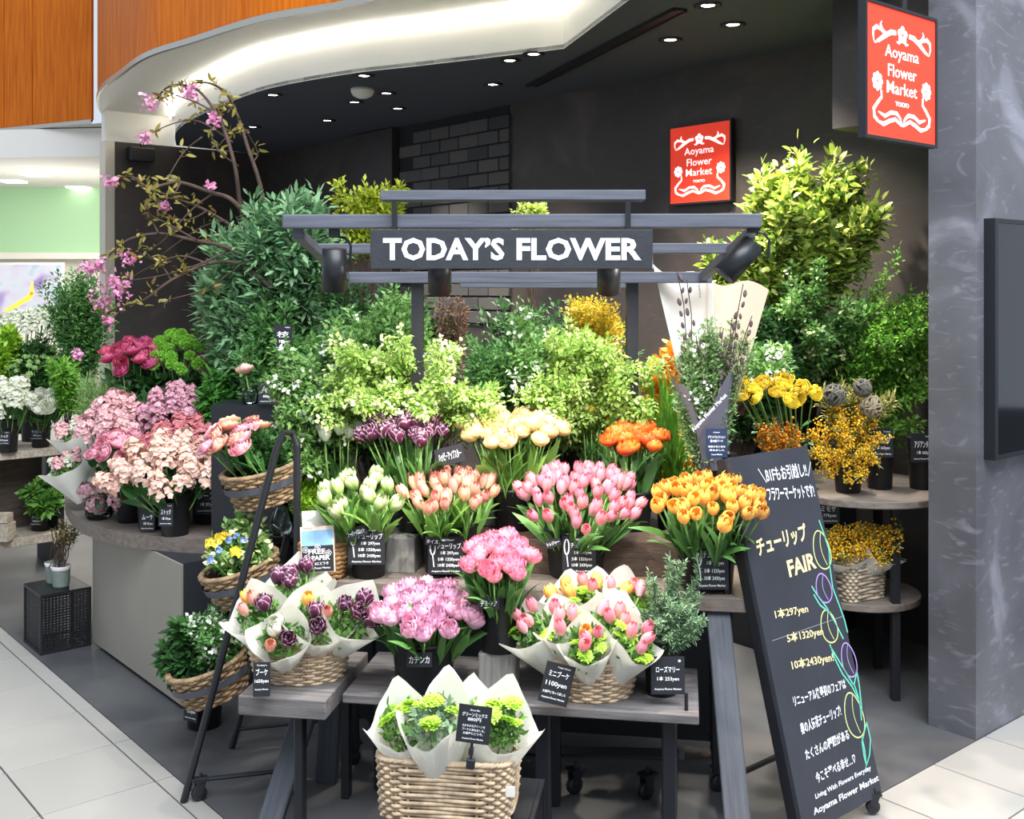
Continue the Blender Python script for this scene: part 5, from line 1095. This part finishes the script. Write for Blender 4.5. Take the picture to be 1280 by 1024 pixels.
# basket of mimosa on the lower round shelf
bb = Vector((1.44, 4.56, .4)); basket('wicker_basket', bb, .108, .09, .19, 13, 'pale square wicker basket of mimosa on the lower round shelf', (0, 0, .5), mat('wicker_pale', '#a89a86', .6, 0, .2, 90, .35, 30), .9, 6, 26)
for i, (px, py, R, lb) in enumerate(((1055, 682, 34, 'white wrapped mimosa bouquet at the left of the pale basket'), (1103, 680, 36, 'white wrapped mimosa bouquet at the right of the pale basket'))):
    bouquet(bb+Vector((0, 0, .05)), px, py, 4.5, R, lb, [lime_b2], M_ash, 'mimosa bouquets', 1, seed=80+i, nf=10)
    mimosa('yellow mimosa filling the '+('left' if i == 0 else 'right')+' bouquet in the pale basket', (px-26, py-34, px+34, py+22), 4.46, .16, bb+Vector((0, 0, .1)), 30, 48, M_mim if i else M_mim, 85+i)
bucket((1.2, 4.62, .4), .05, .17, 'small black bucket behind the chalkboard on the lower shelf'); card(at(1036, 655, 4.5), .09, .1, SML('ミモザ', '770yen'), 'small black card half hidden behind the chalkboard')

# ------------------------------------------------------------------ left counter flowers
def lb_(px, Y): return (px-640)*Y/F
ZC = .65
M_stk = leafmat('stock_peach', ['#f6d4c2', '#f9e0d0', '#f0c0ac', '#fae9dc'], .55, .3); M_swp = leafmat('sweetpea_pink', ['#eebcbe', '#f4cfcc', '#e4a9b0', '#f8e2de'], .55, .3); M_mau = leafmat('stock_mauve', ['#d79fb0', '#e2b1bd', '#c98ba0', '#e8c3c8'], .55, .3)
M_cor = leafmat('carnation_coral', ['#c9747c', '#d98a8c', '#b9626f'], .55, .25); M_hyd = leafmat('hydrangea_dusky', ['#c795a0', '#d8acb0', '#a87888', '#b8a08c'], .6, .2); M_wht = leafmat('white_petal', ['#f1f2e2', '#e6ebd0', '#f7f6ee'], .55, .3)
m_rose = PM('rose_magenta', '#b83a66', '#d2507c', '#df6c92'); m_rnp = PM('ranunculus_pink', '#d97f98', '#ee9fb2', '#f2b3c0'); m_rnw = PM('ranunculus_white', '#cfd9a4', '#eef0da', '#f6f5ec'); m_rnc = PM('ranunculus_coral', '#e08a74', '#f3a98c', '#f4bca6')
b_rose = [rose_mesh(m_rose, .034, .048, 4, .06, i) for i in range(2)]; b_rnp = [rose_mesh(m_rnp, .032, .036, 5, .04, i) for i in range(2)]; b_rnw = [rose_mesh(m_rnw, .033, .036, 5, .04, i) for i in range(2)]; b_rnc = [rose_mesh(m_rnc, .033, .036, 5, .05, i) for i in range(2)]
b_stk = [spike_mesh(M_stk, .11, .044, 75, .019, i) for i in range(3)]; b_swp = [spike_mesh(M_swp, .1, .042, 70, .018, i+5) for i in range(3)]; b_mau = [spike_mesh(M_mau, .1, .042, 80, .016, i+9) for i in range(3)]
b_cor = [spike_mesh(M_cor, .05, .045, 60, .017, i+13, .6) for i in range(2)]; b_hyd = [spike_mesh(M_hyd, .05, .06, 60, .017, i+17, .6) for i in range(2)]; b_wst = [spike_mesh(M_wht, .09, .04, 70, .017, i+21) for i in range(2)]
M_gb = leafmat('green_pompom', ['#8fce48', '#a6dc5c', '#78ba3c'], .6, .2); b_gb = [pompom_mesh(M_gb, .03, 150, .35, 1, i) for i in range(2)]
M_but = leafmat('green_button', ['#b4d48a', '#9cc46c', '#cfe3ac'], .6, .2); b_but = [pompom_mesh(M_but, .015, 50, .3, .8, 7)]
RLv = [(RL, .35, .65, .12), (RL, .4, .75, .1)]
def pot(px, Y, z, r, h, lb): X = lb_(px, Y); bucket((X, Y, z), r, h, lb); return (X, Y)
c = pot(219, 4.6, ZC, .066, .19, 'black bucket of peach stock at the front edge of the curved counter'); bunch('stock_flower', 'peach stock flower spike at the front of the curved counter', 'stock', 'peach stock', c, .84, .7, .045, (150, 558, 268, 622), 4.62, .26, 18, b_stk, 1, RLv, 91, dome=.5, lean=.4)
pot(189, 4.72, ZC, .062, .19, 'black bucket just left of the front peach stock bucket'); c = pot(163, 4.86, ZC, .066, .19, 'black bucket of pink ranunculus on the curved counter')
bunch('ranunculus', 'ruffled rose pink ranunculus on the curved counter', 'ranunculus', 'pink ranunculus', c, .84, .7, .04, (122, 535, 180, 578), 4.76, .18, 15, b_rnp, 1.05, RLv, 92, lean=.6, face=.03)
c = pot(140, 5.12, ZC, .07, .2, 'black bucket of pale pink sweet peas on the curved counter'); bunch('sweet_pea', 'pale pink sweet pea spike at the left of the curved counter', 'sweet pea', 'pale pink sweet peas', c, .85, .7, .045, (104, 497, 176, 560), 4.98, .22, 15, b_swp, .95, RLv, 93, dome=.5)
c = pot(222, 5.1, ZC, .075, .22, 'black bucket of mauve stock on the curved counter'); bunch('stock_flower', 'mauve pink stock flower spike behind the peach stock', 'stock', 'mauve stock', c, .87, .7, .05, (178, 485, 262, 560), 5.02, .24, 18, b_mau, .95, RLv, 94, dome=.5)
c = pot(262, 4.85, ZC, .085, .22, 'wide black bucket with a price card at the right of the peach stock'); bunch('carnation', 'coral red ruffled carnation beside the mauve stock', 'carnation', 'coral carnations', c, .87, .72, .05, (198, 518, 270, 562), 4.9, .2, 13, b_cor, 1, RLv, 95, lean=.5, face=.04)
card(at(258, 643, 4.73), .1, .13, SML('レース', '1本 297yen'), 'black price card on the wide bucket behind the peach stock', lean=0)
card(at(184, 664, 4.63), .065, .095, SML('ムーサ', '1本 341yen'), 'black price card on the bucket left of the peach stock'); card(at(207, 658, 4.51), .06, .095, SML('ストック', '1本 341yen'), 'black price card on the front peach stock bucket')
c = pot(168, 5.42, ZC+.26, .08, .2, 'black bucket of magenta roses behind the curved counter flowers'); bunch('rose', 'magenta pink rose at the back of the curved counter', 'rose', 'magenta roses', c, 1.1, .96, .05, (134, 418, 205, 468), 5.32, .2, 19, b_rose, .95, RLv, 96, lean=.7, face=.04)
c = pot(222, 5.46, ZC+.26, .075, .2, 'black bucket of green pompom flowers beside the magenta roses'); bunch('pompom_flower', 'round bright green pompom flower beside the magenta roses', 'pompom flower', 'green pompom flowers', c, 1.1, .96, .05, (182, 400, 252, 472), 5.3, .24, 28, b_gb, .82, RLv, 97, lean=.3)
bush('drooping green ruscus between the pompoms and the basket rack', 'foliage bunch', (242, 455, 308, 560), 5.0, .25, (lb_(268, 5.1), 5.1, .85), 46, 80, .045, .014, LG('ruscus', '#2f6628', '#45822f', '#5f9c3c'), .12, .3, .03, name='ruscus_bunch', hexa=True, droop=.4)
bush('airy pale green grasses left of the magenta roses', 'foliage bunch', (84, 450, 150, 530), 5.3, .25, (lb_(130, 5.3), 5.3, .85), 60, 40, .04, .004, LG('airy', '#8fb56a', '#a9c985', '#78a058'), .05, .3, .02, None, 'grass_bunch', twig=M_stem)
bush('dark green leaves under the roses and pompoms', 'foliage bunch', (120, 455, 280, 560), 5.3, .3, (lb_(200, 5.4), 5.4, .85), 90, 60, .05, .026, M_dk, .02, .3, .04, hexa=True)
bush('mixed leafy greens with pink snapdragons under the big shrub', 'foliage bunch', (240, 385, 345, 475), 5.3, .3, (lb_(300, 5.4), 5.4, .9), 90, 80, .026, .013, M_sp3, .05, .35, .04, (leafmat('snap_pink', ['#e2a090', '#eebdae', '#d88a86'], .5, .2), 26, .012, .7, 6))
# hydrangea in a low glass vase
P = Vector((lb_(122, 4.9), 4.92, ZC)); q = MB(); q.lathe([(.05, 0), (.062, .02), (.066, .07), (.058, .1), (.055, .1), (.06, .07), (.056, .02), (.001, .012)], 24); tag(q.build('glass_vase', M_glass, None, True, loc=P), 'low round glass vase of dusky hydrangea at the counter edge', 'vase')
for i, (px, py) in enumerate(((108, 606), (135, 602), (120, 622), (148, 618))): flower('hydrangea', 'dusky pink hydrangea head in the low glass vase', 'hydrangea', 'dusky hydrangeas', P+Vector((0, 0, .03)), at(px, py+8, 4.84), b_hyd[i % 2], .8, [(RL, .6, .8, .08)], random.Random(i))
# two wrapped bouquets at the counter's left end
for i, (px, py, Y, lb) in enumerate(((82, 580, 5.06, 'white and pink wrapped bouquet at the left end of the counter, lower one'), (92, 535, 5.2, 'white and pink wrapped bouquet at the left end of the counter, upper one'))):
    bouquet((lb_(104, 5.1), Y, ZC+.04+(.1 if i else 0)), px, py, Y, 30, lb, [b_swp[0], b_wst[0]], M_fgreen, 'counter end bouquets', 5, seed=100+i, bsc=.6, fl=.025)
# white flowers on the far left shelf
zs = .74
def wpot(px, Y, lb, r=.06): X = lb_(px, Y); bucket((X, Y, zs), r, .19, lb); return (X, Y)
c = wpot(51, 6.52, 'black bucket of white ranunculus on the far left shelf'); bunch('ranunculus', 'white ranunculus on the far left shelf', 'ranunculus', 'white ranunculus', c, .93, .8, .04, (28, 488, 90, 512), 6.4, .2, 17, b_rnw, 1.15, RLv, 101, lean=.6, face=.03)
card((c[0], c[1]-.063, .79), .08, .08, SML('ラナンキュラス', '385yen'), 'black price card on the white ranunculus bucket')
c = wpot(10, 6.32, 'dark bucket of white stock at the far left picture edge'); bunch('stock_flower', 'white green stock flower at the far left', 'stock', 'white stock', c, .93, .8, .04, (-12, 478, 36, 520), 6.25, .2, 9, b_wst, 1, RLv, 102, dome=.5)
card((c[0], c[1]-.063, .79), .08, .08, SML('ストック', '341yen'), 'black price card on the white stock bucket')
c = wpot(40, 6.78, 'black bucket of green button chrysanthemums at the far left', .07); bunch('button_flower', 'small pale green button chrysanthemum at the far left', 'chrysanthemum', 'green button chrysanthemums', c, .93, .8, .05, (6, 422, 74, 468), 6.7, .3, 46, b_but, 1.1, [(RL, .6, .85, .1), (RL, .5, .8, .1)], 103)
bush('dense green leaves under the button chrysanthemums', 'foliage bunch', (0, 425, 95, 500), 6.75, .3, (lb_(40, 6.8), 6.8, .9), 70, 70, .04, .016, M_dk, .03, .35, .05, twig=M_stem)
c = wpot(28, 7.15, 'dark bucket of white lisianthus at the back of the far left shelf', .07); bunch('lisianthus', 'ruffled white lisianthus below the bright screen', 'lisianthus', 'white lisianthus', c, .93, .8, .05, (2, 392, 84, 418), 7.05, .25, 20, b_wst, .95, RLv, 104, lean=.6, face=.03)
bush('bright lime foliage at the far left picture edge', 'foliage bunch', (-20, 400, 20, 450), 6.6, .2, (lb_(0, 6.7), 6.7, .9), 26, 60, .04, .02, M_lime, .03, .4, .04, twig=M_stem)
bush('fine leafed green shrub beside the bright screen', 'shrub', (58, 345, 135, 425), 6.6, .35, (lb_(100, 6.7), 6.7, .8), 70, 90, .028, .013, M_sp3, .05, .4, .045, name='shrub', clump=2)
bush('lime green fern leaves right of the button chrysanthemums', 'foliage bunch', (64, 440, 100, 490), 6.3, .2, (lb_(88, 6.4), 6.4, .85), 30, 50, .035, .012, M_rg, .03, .4, .03)
# lower shelf plant and planted bags
P = Vector((lb_(50, 6.55), 6.56, .23)); bucket(P, .062, .17, 'black pot of a small green plant on the lowest far left shelf'); bush('small glossy green plant on the lowest far left shelf', 'plant', (26, 602, 76, 645), 6.5, .22, P+Vector((0, 0, .12)), 34, 40, .05, .022, LG('pot_plant', '#3d6b2c', '#5c8f3a', '#7aa848'), .02, .35, .02, name='small_plant', hexa=True)
card((P.x, P.y-.068, .27), .075, .08, SML('グリーン', '550yen'), 'black price card on the small green plant pot')
q = MB(); q.box((0, 0, .05), (.06, .05, .05)); q.box((0, 0, .13), (.05, .04, .025)); tag(q.build('wooden_box', M_plank, None, loc=(lb_(2, 6.3), 6.3, .23)), 'pale wooden box at the edge of the lowest far left shelf', 'box')
M_bag = mat('felt_bag', '#7f8f86', .9, 0, .2, 80, .15, 20)
for i, (dx, dy, lb) in enumerate(((-.03, .04, 'small grey green planted bag at the back of the mesh crate'), (.03, -.03, 'small grey green planted bag at the front of the mesh crate'))):
    c = ab(.135, 3.365, .28)+Vector((dx, dy, 0)); g = thing('planted_bag', lb, 'plant bag', c); q = MB(); q.lathe([(.034, 0), (.038, .01), (.042, .09), (.046, .1), (.043, .1), (.038, .08), (.001, .075)], 16); q.build('bag', M_bag, g, True)
    q = MB(); q.lathe([(.0425, .084), (.0465, .1), (.0435, .102)], 16, cap0=False); q.build('cuff', mat('bag_cuff', '#d9c9cf', .8), g, True)
    q = MB(); rnd = random.Random(i)
    for k in range(5): a = Vector((rnd.uniform(-.02, .02), rnd.uniform(-.02, .02), .08)); b = a+Vector((rnd.uniform(-.04, .03), rnd.uniform(-.03, .03), rnd.uniform(.12, .22))); q.tube([a, a.lerp(b, .5)+Vector((.01, 0, 0)), b], .003, 5)
    q.build('twigs', M_twig, g, kind='stuff')
bush('dry brown twigs with small leaves planted in the bags', 'twigs', (74, 640, 100, 672), 5.14, .08, ab(.135, 3.365, .38), 12, 14, .018, .008, LG('dry_twig', '#8a7a4a', '#6b6a3c', '#9c8a5c'), .02, .5, .02, name='twig_tangle')

# ------------------------------------------------------------------ big shrub and cherry branches
bucket((lb_(345, 5.2), 5.2, .65), .12, .25, 'tall black planter of the big dark green shrub'); M_sch = LG('schefflera', '#6b9a66', '#8ab480', '#54845a', '#aaca9f')
bush('big shrub with whorled dark green leaves left of the roof frame', 'shrub', (255, 262, 405, 425), 5.15, .5, (lb_(345, 5.2), 5.2, .7), 100, 100, .05, .017, M_sch, .08, .45, .07, None, 'shrub', hexa=True, stem_r=.005, droop=.2, clump=2)
bush('top of the dark leafed shrub reaching above the roof frame', 'shrub', (308, 240, 428, 335), 5.0, .4, (lb_(345, 5.2), 5.2, .9), 85, 85, .05, .017, M_sch, .08, .55, .06, None, 'shrub', hexa=True, stem_r=.005, droop=.25, clump=2)
bush('lower leaves of the dark shrub behind the spirea', 'shrub', (300, 380, 400, 500), 4.9, .3, (lb_(345, 5.0), 5.0, .7), 60, 70, .035, .014, M_sp3, .04, .4, .05)
bush('yellow green sprig above the left end of the name board', 'branches', (418, 222, 514, 270), 5.3, .25, (lb_(450, 5.3), 5.3, 1.4), 40, 60, .028, .013, M_yg, .04, .6, .035, None, 'yellow_sprig')
bush('small leafy sprig seen just above the middle of the roof frame', 'branches', (622, 252, 684, 275), 5.6, .2, (lb_(655, 5.6), 5.6, 1.3), 24, 50, .026, .012, M_rt, .02, .7, .03, None, 'leafy_branches')
M_chl = LG('cherry_leaf', '#8f8a3c', '#a89a4a', '#7d7a34', '#8a6238'); M_chb = leafmat('cherry_blossom', ['#d98bb4', '#e6a6c6', '#c8709c', '#efc0d6'], .5, .3)
def cherry(label, Y, path, twigs, pink, seed):
    rng = rs(seed); rnd = random.Random(seed); P = [at(x, y, Y+.05*math.sin(i*1.7+seed)) for i, (x, y) in enumerate(path)]; base = P[0]
    g = thing('cherry_branch', label, 'branch', base); pts = smooth_path(P, 5); n = len(pts); q = MB(); q.tube([x-base for x in pts], [.0115*(1-.72*i/n) for i in range(n)], 6); q.build('wood', M_twig, g, True)
    leaves = []; 
    for tw in twigs:
        W = [at(x, y, Y+rnd.uniform(-.1, .05)) for x, y in tw]; W[0].y = Y; w_ = smooth_path(W, 4); q = MB(); q.tube([x-base for x in w_], [.005*(1-.6*i/len(w_)) for i in range(len(w_))], 5); q.build('twig', M_twig, g, True); leaves += [w_[-1], w_[len(w_)//2]]
    leaves += [pts[-1]]+[pts[int(n*k)] for k in (.45, .6, .7, .8, .9)]
    Pn_ = np.array([tuple(x-base) for x in leaves]); Pn_ = np.repeat(Pn_, 7, 0)+rng.normal(0, .013, (len(leaves)*7, 3)); D = nrm(rng.normal(size=Pn_.shape)+np.array([0, -.2, .3])); s = rng.uniform(.025, .055, len(Pn_))
    V, Fc = leaf_geo(Pn_, D, nrm(rng.normal(size=D.shape)+np.array([0, -1, .5])), s, s*.38, True, .2); link('leaves', np_mesh('leaves', V, Fc, M_chl), g, kind='stuff')
    for x, y, r_ in pink:
        c = at(x, y, Y-.06)-base; k = int(26+r_*1.6); Pn_ = np.array(c)+rng.normal(0, r_*.42*Y/F, (k, 3)); D = nrm(rng.normal(size=Pn_.shape)); s = rng.uniform(.014, .026, k)
        V, Fc = leaf_geo(Pn_, D, nrm(rng.normal(size=D.shape)+np.array([0, -.8, .3])), s, s*.9, True, .3); link('blossom', np_mesh('blossom', V, Fc, M_chb), g, kind='stuff')
cherry('cherry branch arching highest, tipped with a pink flower cluster', 5.0, [(310, 300), (300, 255), (293, 205), (275, 150), (250, 115), (228, 106), (208, 110), (196, 124)], [[(285, 175), (262, 158), (240, 150), (215, 155), (192, 165)], [(268, 140), (245, 128), (214, 117)], [(292, 205), (275, 190), (262, 165)], [(250, 170), (230, 190), (210, 222)]], [(189, 129, 13), (239, 116, 12), (266, 150, 9), (182, 172, 9)], 1)
cherry('cherry branch arching to the right of the highest one', 5.12, [(332, 290), (326, 235), (310, 185), (297, 145), (283, 117), (262, 104), (240, 104)], [[(318, 205), (322, 190), (305, 160)], [(305, 160), (290, 165), (270, 187)], [(300, 150), (285, 132), (276, 133)]], [(235, 112, 8)], 2)
cherry('cherry branch reaching level to the left across the black partition', 5.0, [(315, 280), (290, 250), (262, 240), (225, 228), (200, 232), (180, 232), (165, 221), (145, 222)], [[(262, 240), (240, 262), (205, 300), (190, 310)], [(225, 228), (215, 243), (190, 238)]], [(140, 228, 9), (262, 232, 6)], 3)
cherry('low cherry branch sweeping far left above the pink clusters', 4.95, [(330, 335), (285, 310), (240, 300), (200, 292), (160, 300), (130, 325), (112, 338)], [[(285, 310), (250, 330), (200, 345), (150, 352)], [(240, 300), (210, 280), (180, 265)], [(200, 292), (190, 275), (185, 258)]], [(160, 323, 12), (110, 335, 12), (125, 330, 9)], 4)
cherry('lowest cherry branch with big pink flower clusters over the roses', 4.9, [(340, 360), (300, 330), (260, 330), (215, 350), (180, 375), (150, 385), (125, 395)], [[(260, 330), (225, 320), (185, 335), (160, 350)], [(215, 350), (200, 330), (175, 318)], [(300, 330), (260, 360), (210, 375)]], [(140, 362, 22), (128, 375, 18), (150, 355, 16), (135, 400, 7), (95, 443, 8)], 5)
cherry('thin bare cherry branch crossing behind the big shrub', 5.15, [(340, 320), (300, 290), (255, 262), (215, 248), (185, 250)], [[(300, 290), (260, 300), (225, 330)], [(255, 262), (235, 275), (205, 270)], [(280, 275), (250, 285), (200, 320)]], [(205, 258, 6)], 6)

# ------------------------------------------------------------------ baskets on the black rack
RB = [((335, 596), 3.84, 'upper wicker basket on the black rack, with pink and coral flowers', .2), ((312, 716), 3.82, 'middle wicker basket on the black rack, with pansies', .28), ((271, 838), 3.82, 'lowest wicker basket on the black rack, with white flowers', .28)]
for (px, py), Y, lb, tl in RB:
    P = at(px, py+30, Y); basket('wicker_basket', P, .135, .125, .125, 10, lb, (.12, -tl, 0), M_wicker2, .78, 2, 26, True)
def rb(i): (px, py), Y, lb, tl = RB[i]; return at(px, py+8, Y)
bunch('ranunculus', 'coral and pink ranunculus in the upper rack basket', 'ranunculus', 'coral ranunculus', tuple(rb(0)[:2]), 1.1, rb(0).z-.03, .07, (262, 522, 334, 566), 3.85, .2, 13, b_rnc+b_rnp, 1, RLv, 111, lean=.6, face=.03)
bush('green leaves under the coral ranunculus of the upper rack basket', 'foliage bunch', (285, 530, 345, 585), 3.86, .16, rb(0), 44, 60, .026, .013, M_dk, .0, .3, .02)
bunch('pansy', 'yellow and blue pansy in the middle rack basket', 'pansy', 'pansies', tuple(rb(1)[:2]), 1.1, rb(1).z-.03, .06, (256, 660, 305, 700), 3.74, .14, 9, [spike_mesh(leafmat('pansy_yellow', ['#f0cc2a', '#f3d94e', '#e8bd20'], .5, .2), .012, .014, 7, .022, 3), spike_mesh(leafmat('pansy_blue', ['#6f8fd0', '#8fa9de'], .5, .2), .01, .01, 6, .012, 4)], .9, [(RL, .3, .7, .07)], 112)
bush('creamy flowers and leaves filling the middle rack basket', 'foliage bunch', (250, 640, 350, 712), 3.82, .2, rb(1), 70, 60, .024, .013, M_sp1, .0, .35, .02, (M_cb, 50, .013, .6, 6))
bush('white flowers and feathery leaves filling the lowest rack basket', 'foliage bunch', (228, 758, 315, 822), 3.8, .2, rb(2), 70, 60, .022, .011, M_sp3, .0, .35, .02, (M_wb, 70, .008, .6, 6))
bush('dark green leaves hanging out of the lowest rack basket to the left', 'foliage bunch', (196, 775, 250, 850), 3.85, .12, rb(2), 26, 36, .042, .022, M_dk, .03, .5, .02, hexa=True)
P = at(248, 912, 4.12); bucket((P.x, 4.2, 0), .075, .22, 'black bucket with a card on the floor behind the lowest rack basket'); card(at(238, 902, 4.12), .07, .11, SML('枝もの', '550yen'), 'black price card on the floor bucket', rotz=-.5)
bush('yellow green leaves between the rack and the parrot tulips', 'foliage bunch', (372, 590, 402, 640), 3.98, .15, (lb_(388, 4.0), 4.0, .8), 26, 60, .022, .012, M_lime, .02, .3, .02)
# small vase and flower near the rack
P = at(313, 505, 4.6); q = MB(); q.lathe([(.025, 0), (.034, .008), (.032, .05), (.022, .07), (.02, .07), (.029, .05), (.001, .008)], 20); tag(q.build('glass_vase', M_glass, None, True, loc=P), 'small glass vase with one peach rose behind the upper rack basket', 'vase')
flower('rose', 'single peach rose in the small glass vase', 'rose', None, P+Vector((0, 0, .02)), P+Vector((-.02, 0, .13)), rose_mesh(PM('rose_peach', '#e9a88f', '#f2c3ab', '#f5d3c0'), .03, .045, 4, .05, 5), 1, [(RL, .5, .7, .06)], random.Random(3))
q = MB(); q.box((0, 0, 0), (.25, .12, P.z/2-.325)); tag(q.build('vase_plinth', M_black, None, loc=(P.x+.1, 4.66, .65+P.z/2-.325)), 'black block under the small glass vase', 'plinth')
card(at(334, 505, 4.52), .075, .09, SML('バラ', '440yen'), 'black price card beside the small glass vase'); card(at(354, 438, 4.6), .075, .11, SML('枝', '990yen'), 'black price card half hidden under the dark shrub', lean=0)
q = MB(); q.tube([(0, .003, .02), (0, .06, -.3), (0, .3, -.55)], .003, 5); q.build('stick', M_black, [o for o in COL.objects if o.get('label') == 'black price card half hidden under the dark shrub'][0])
q = MB(); q.lathe([(.03, 0), (.045, .02), (.05, .05), (.03, .085), (.022, .1), (.026, .115), (.023, .115), (.02, .1), (.027, .085), (.046, .05), (.001, .01)], 24); tag(q.build('glass_vase', M_glass, None, True, loc=at(352, 668, 3.95)), 'round glass jug beside the middle rack basket', 'vase')
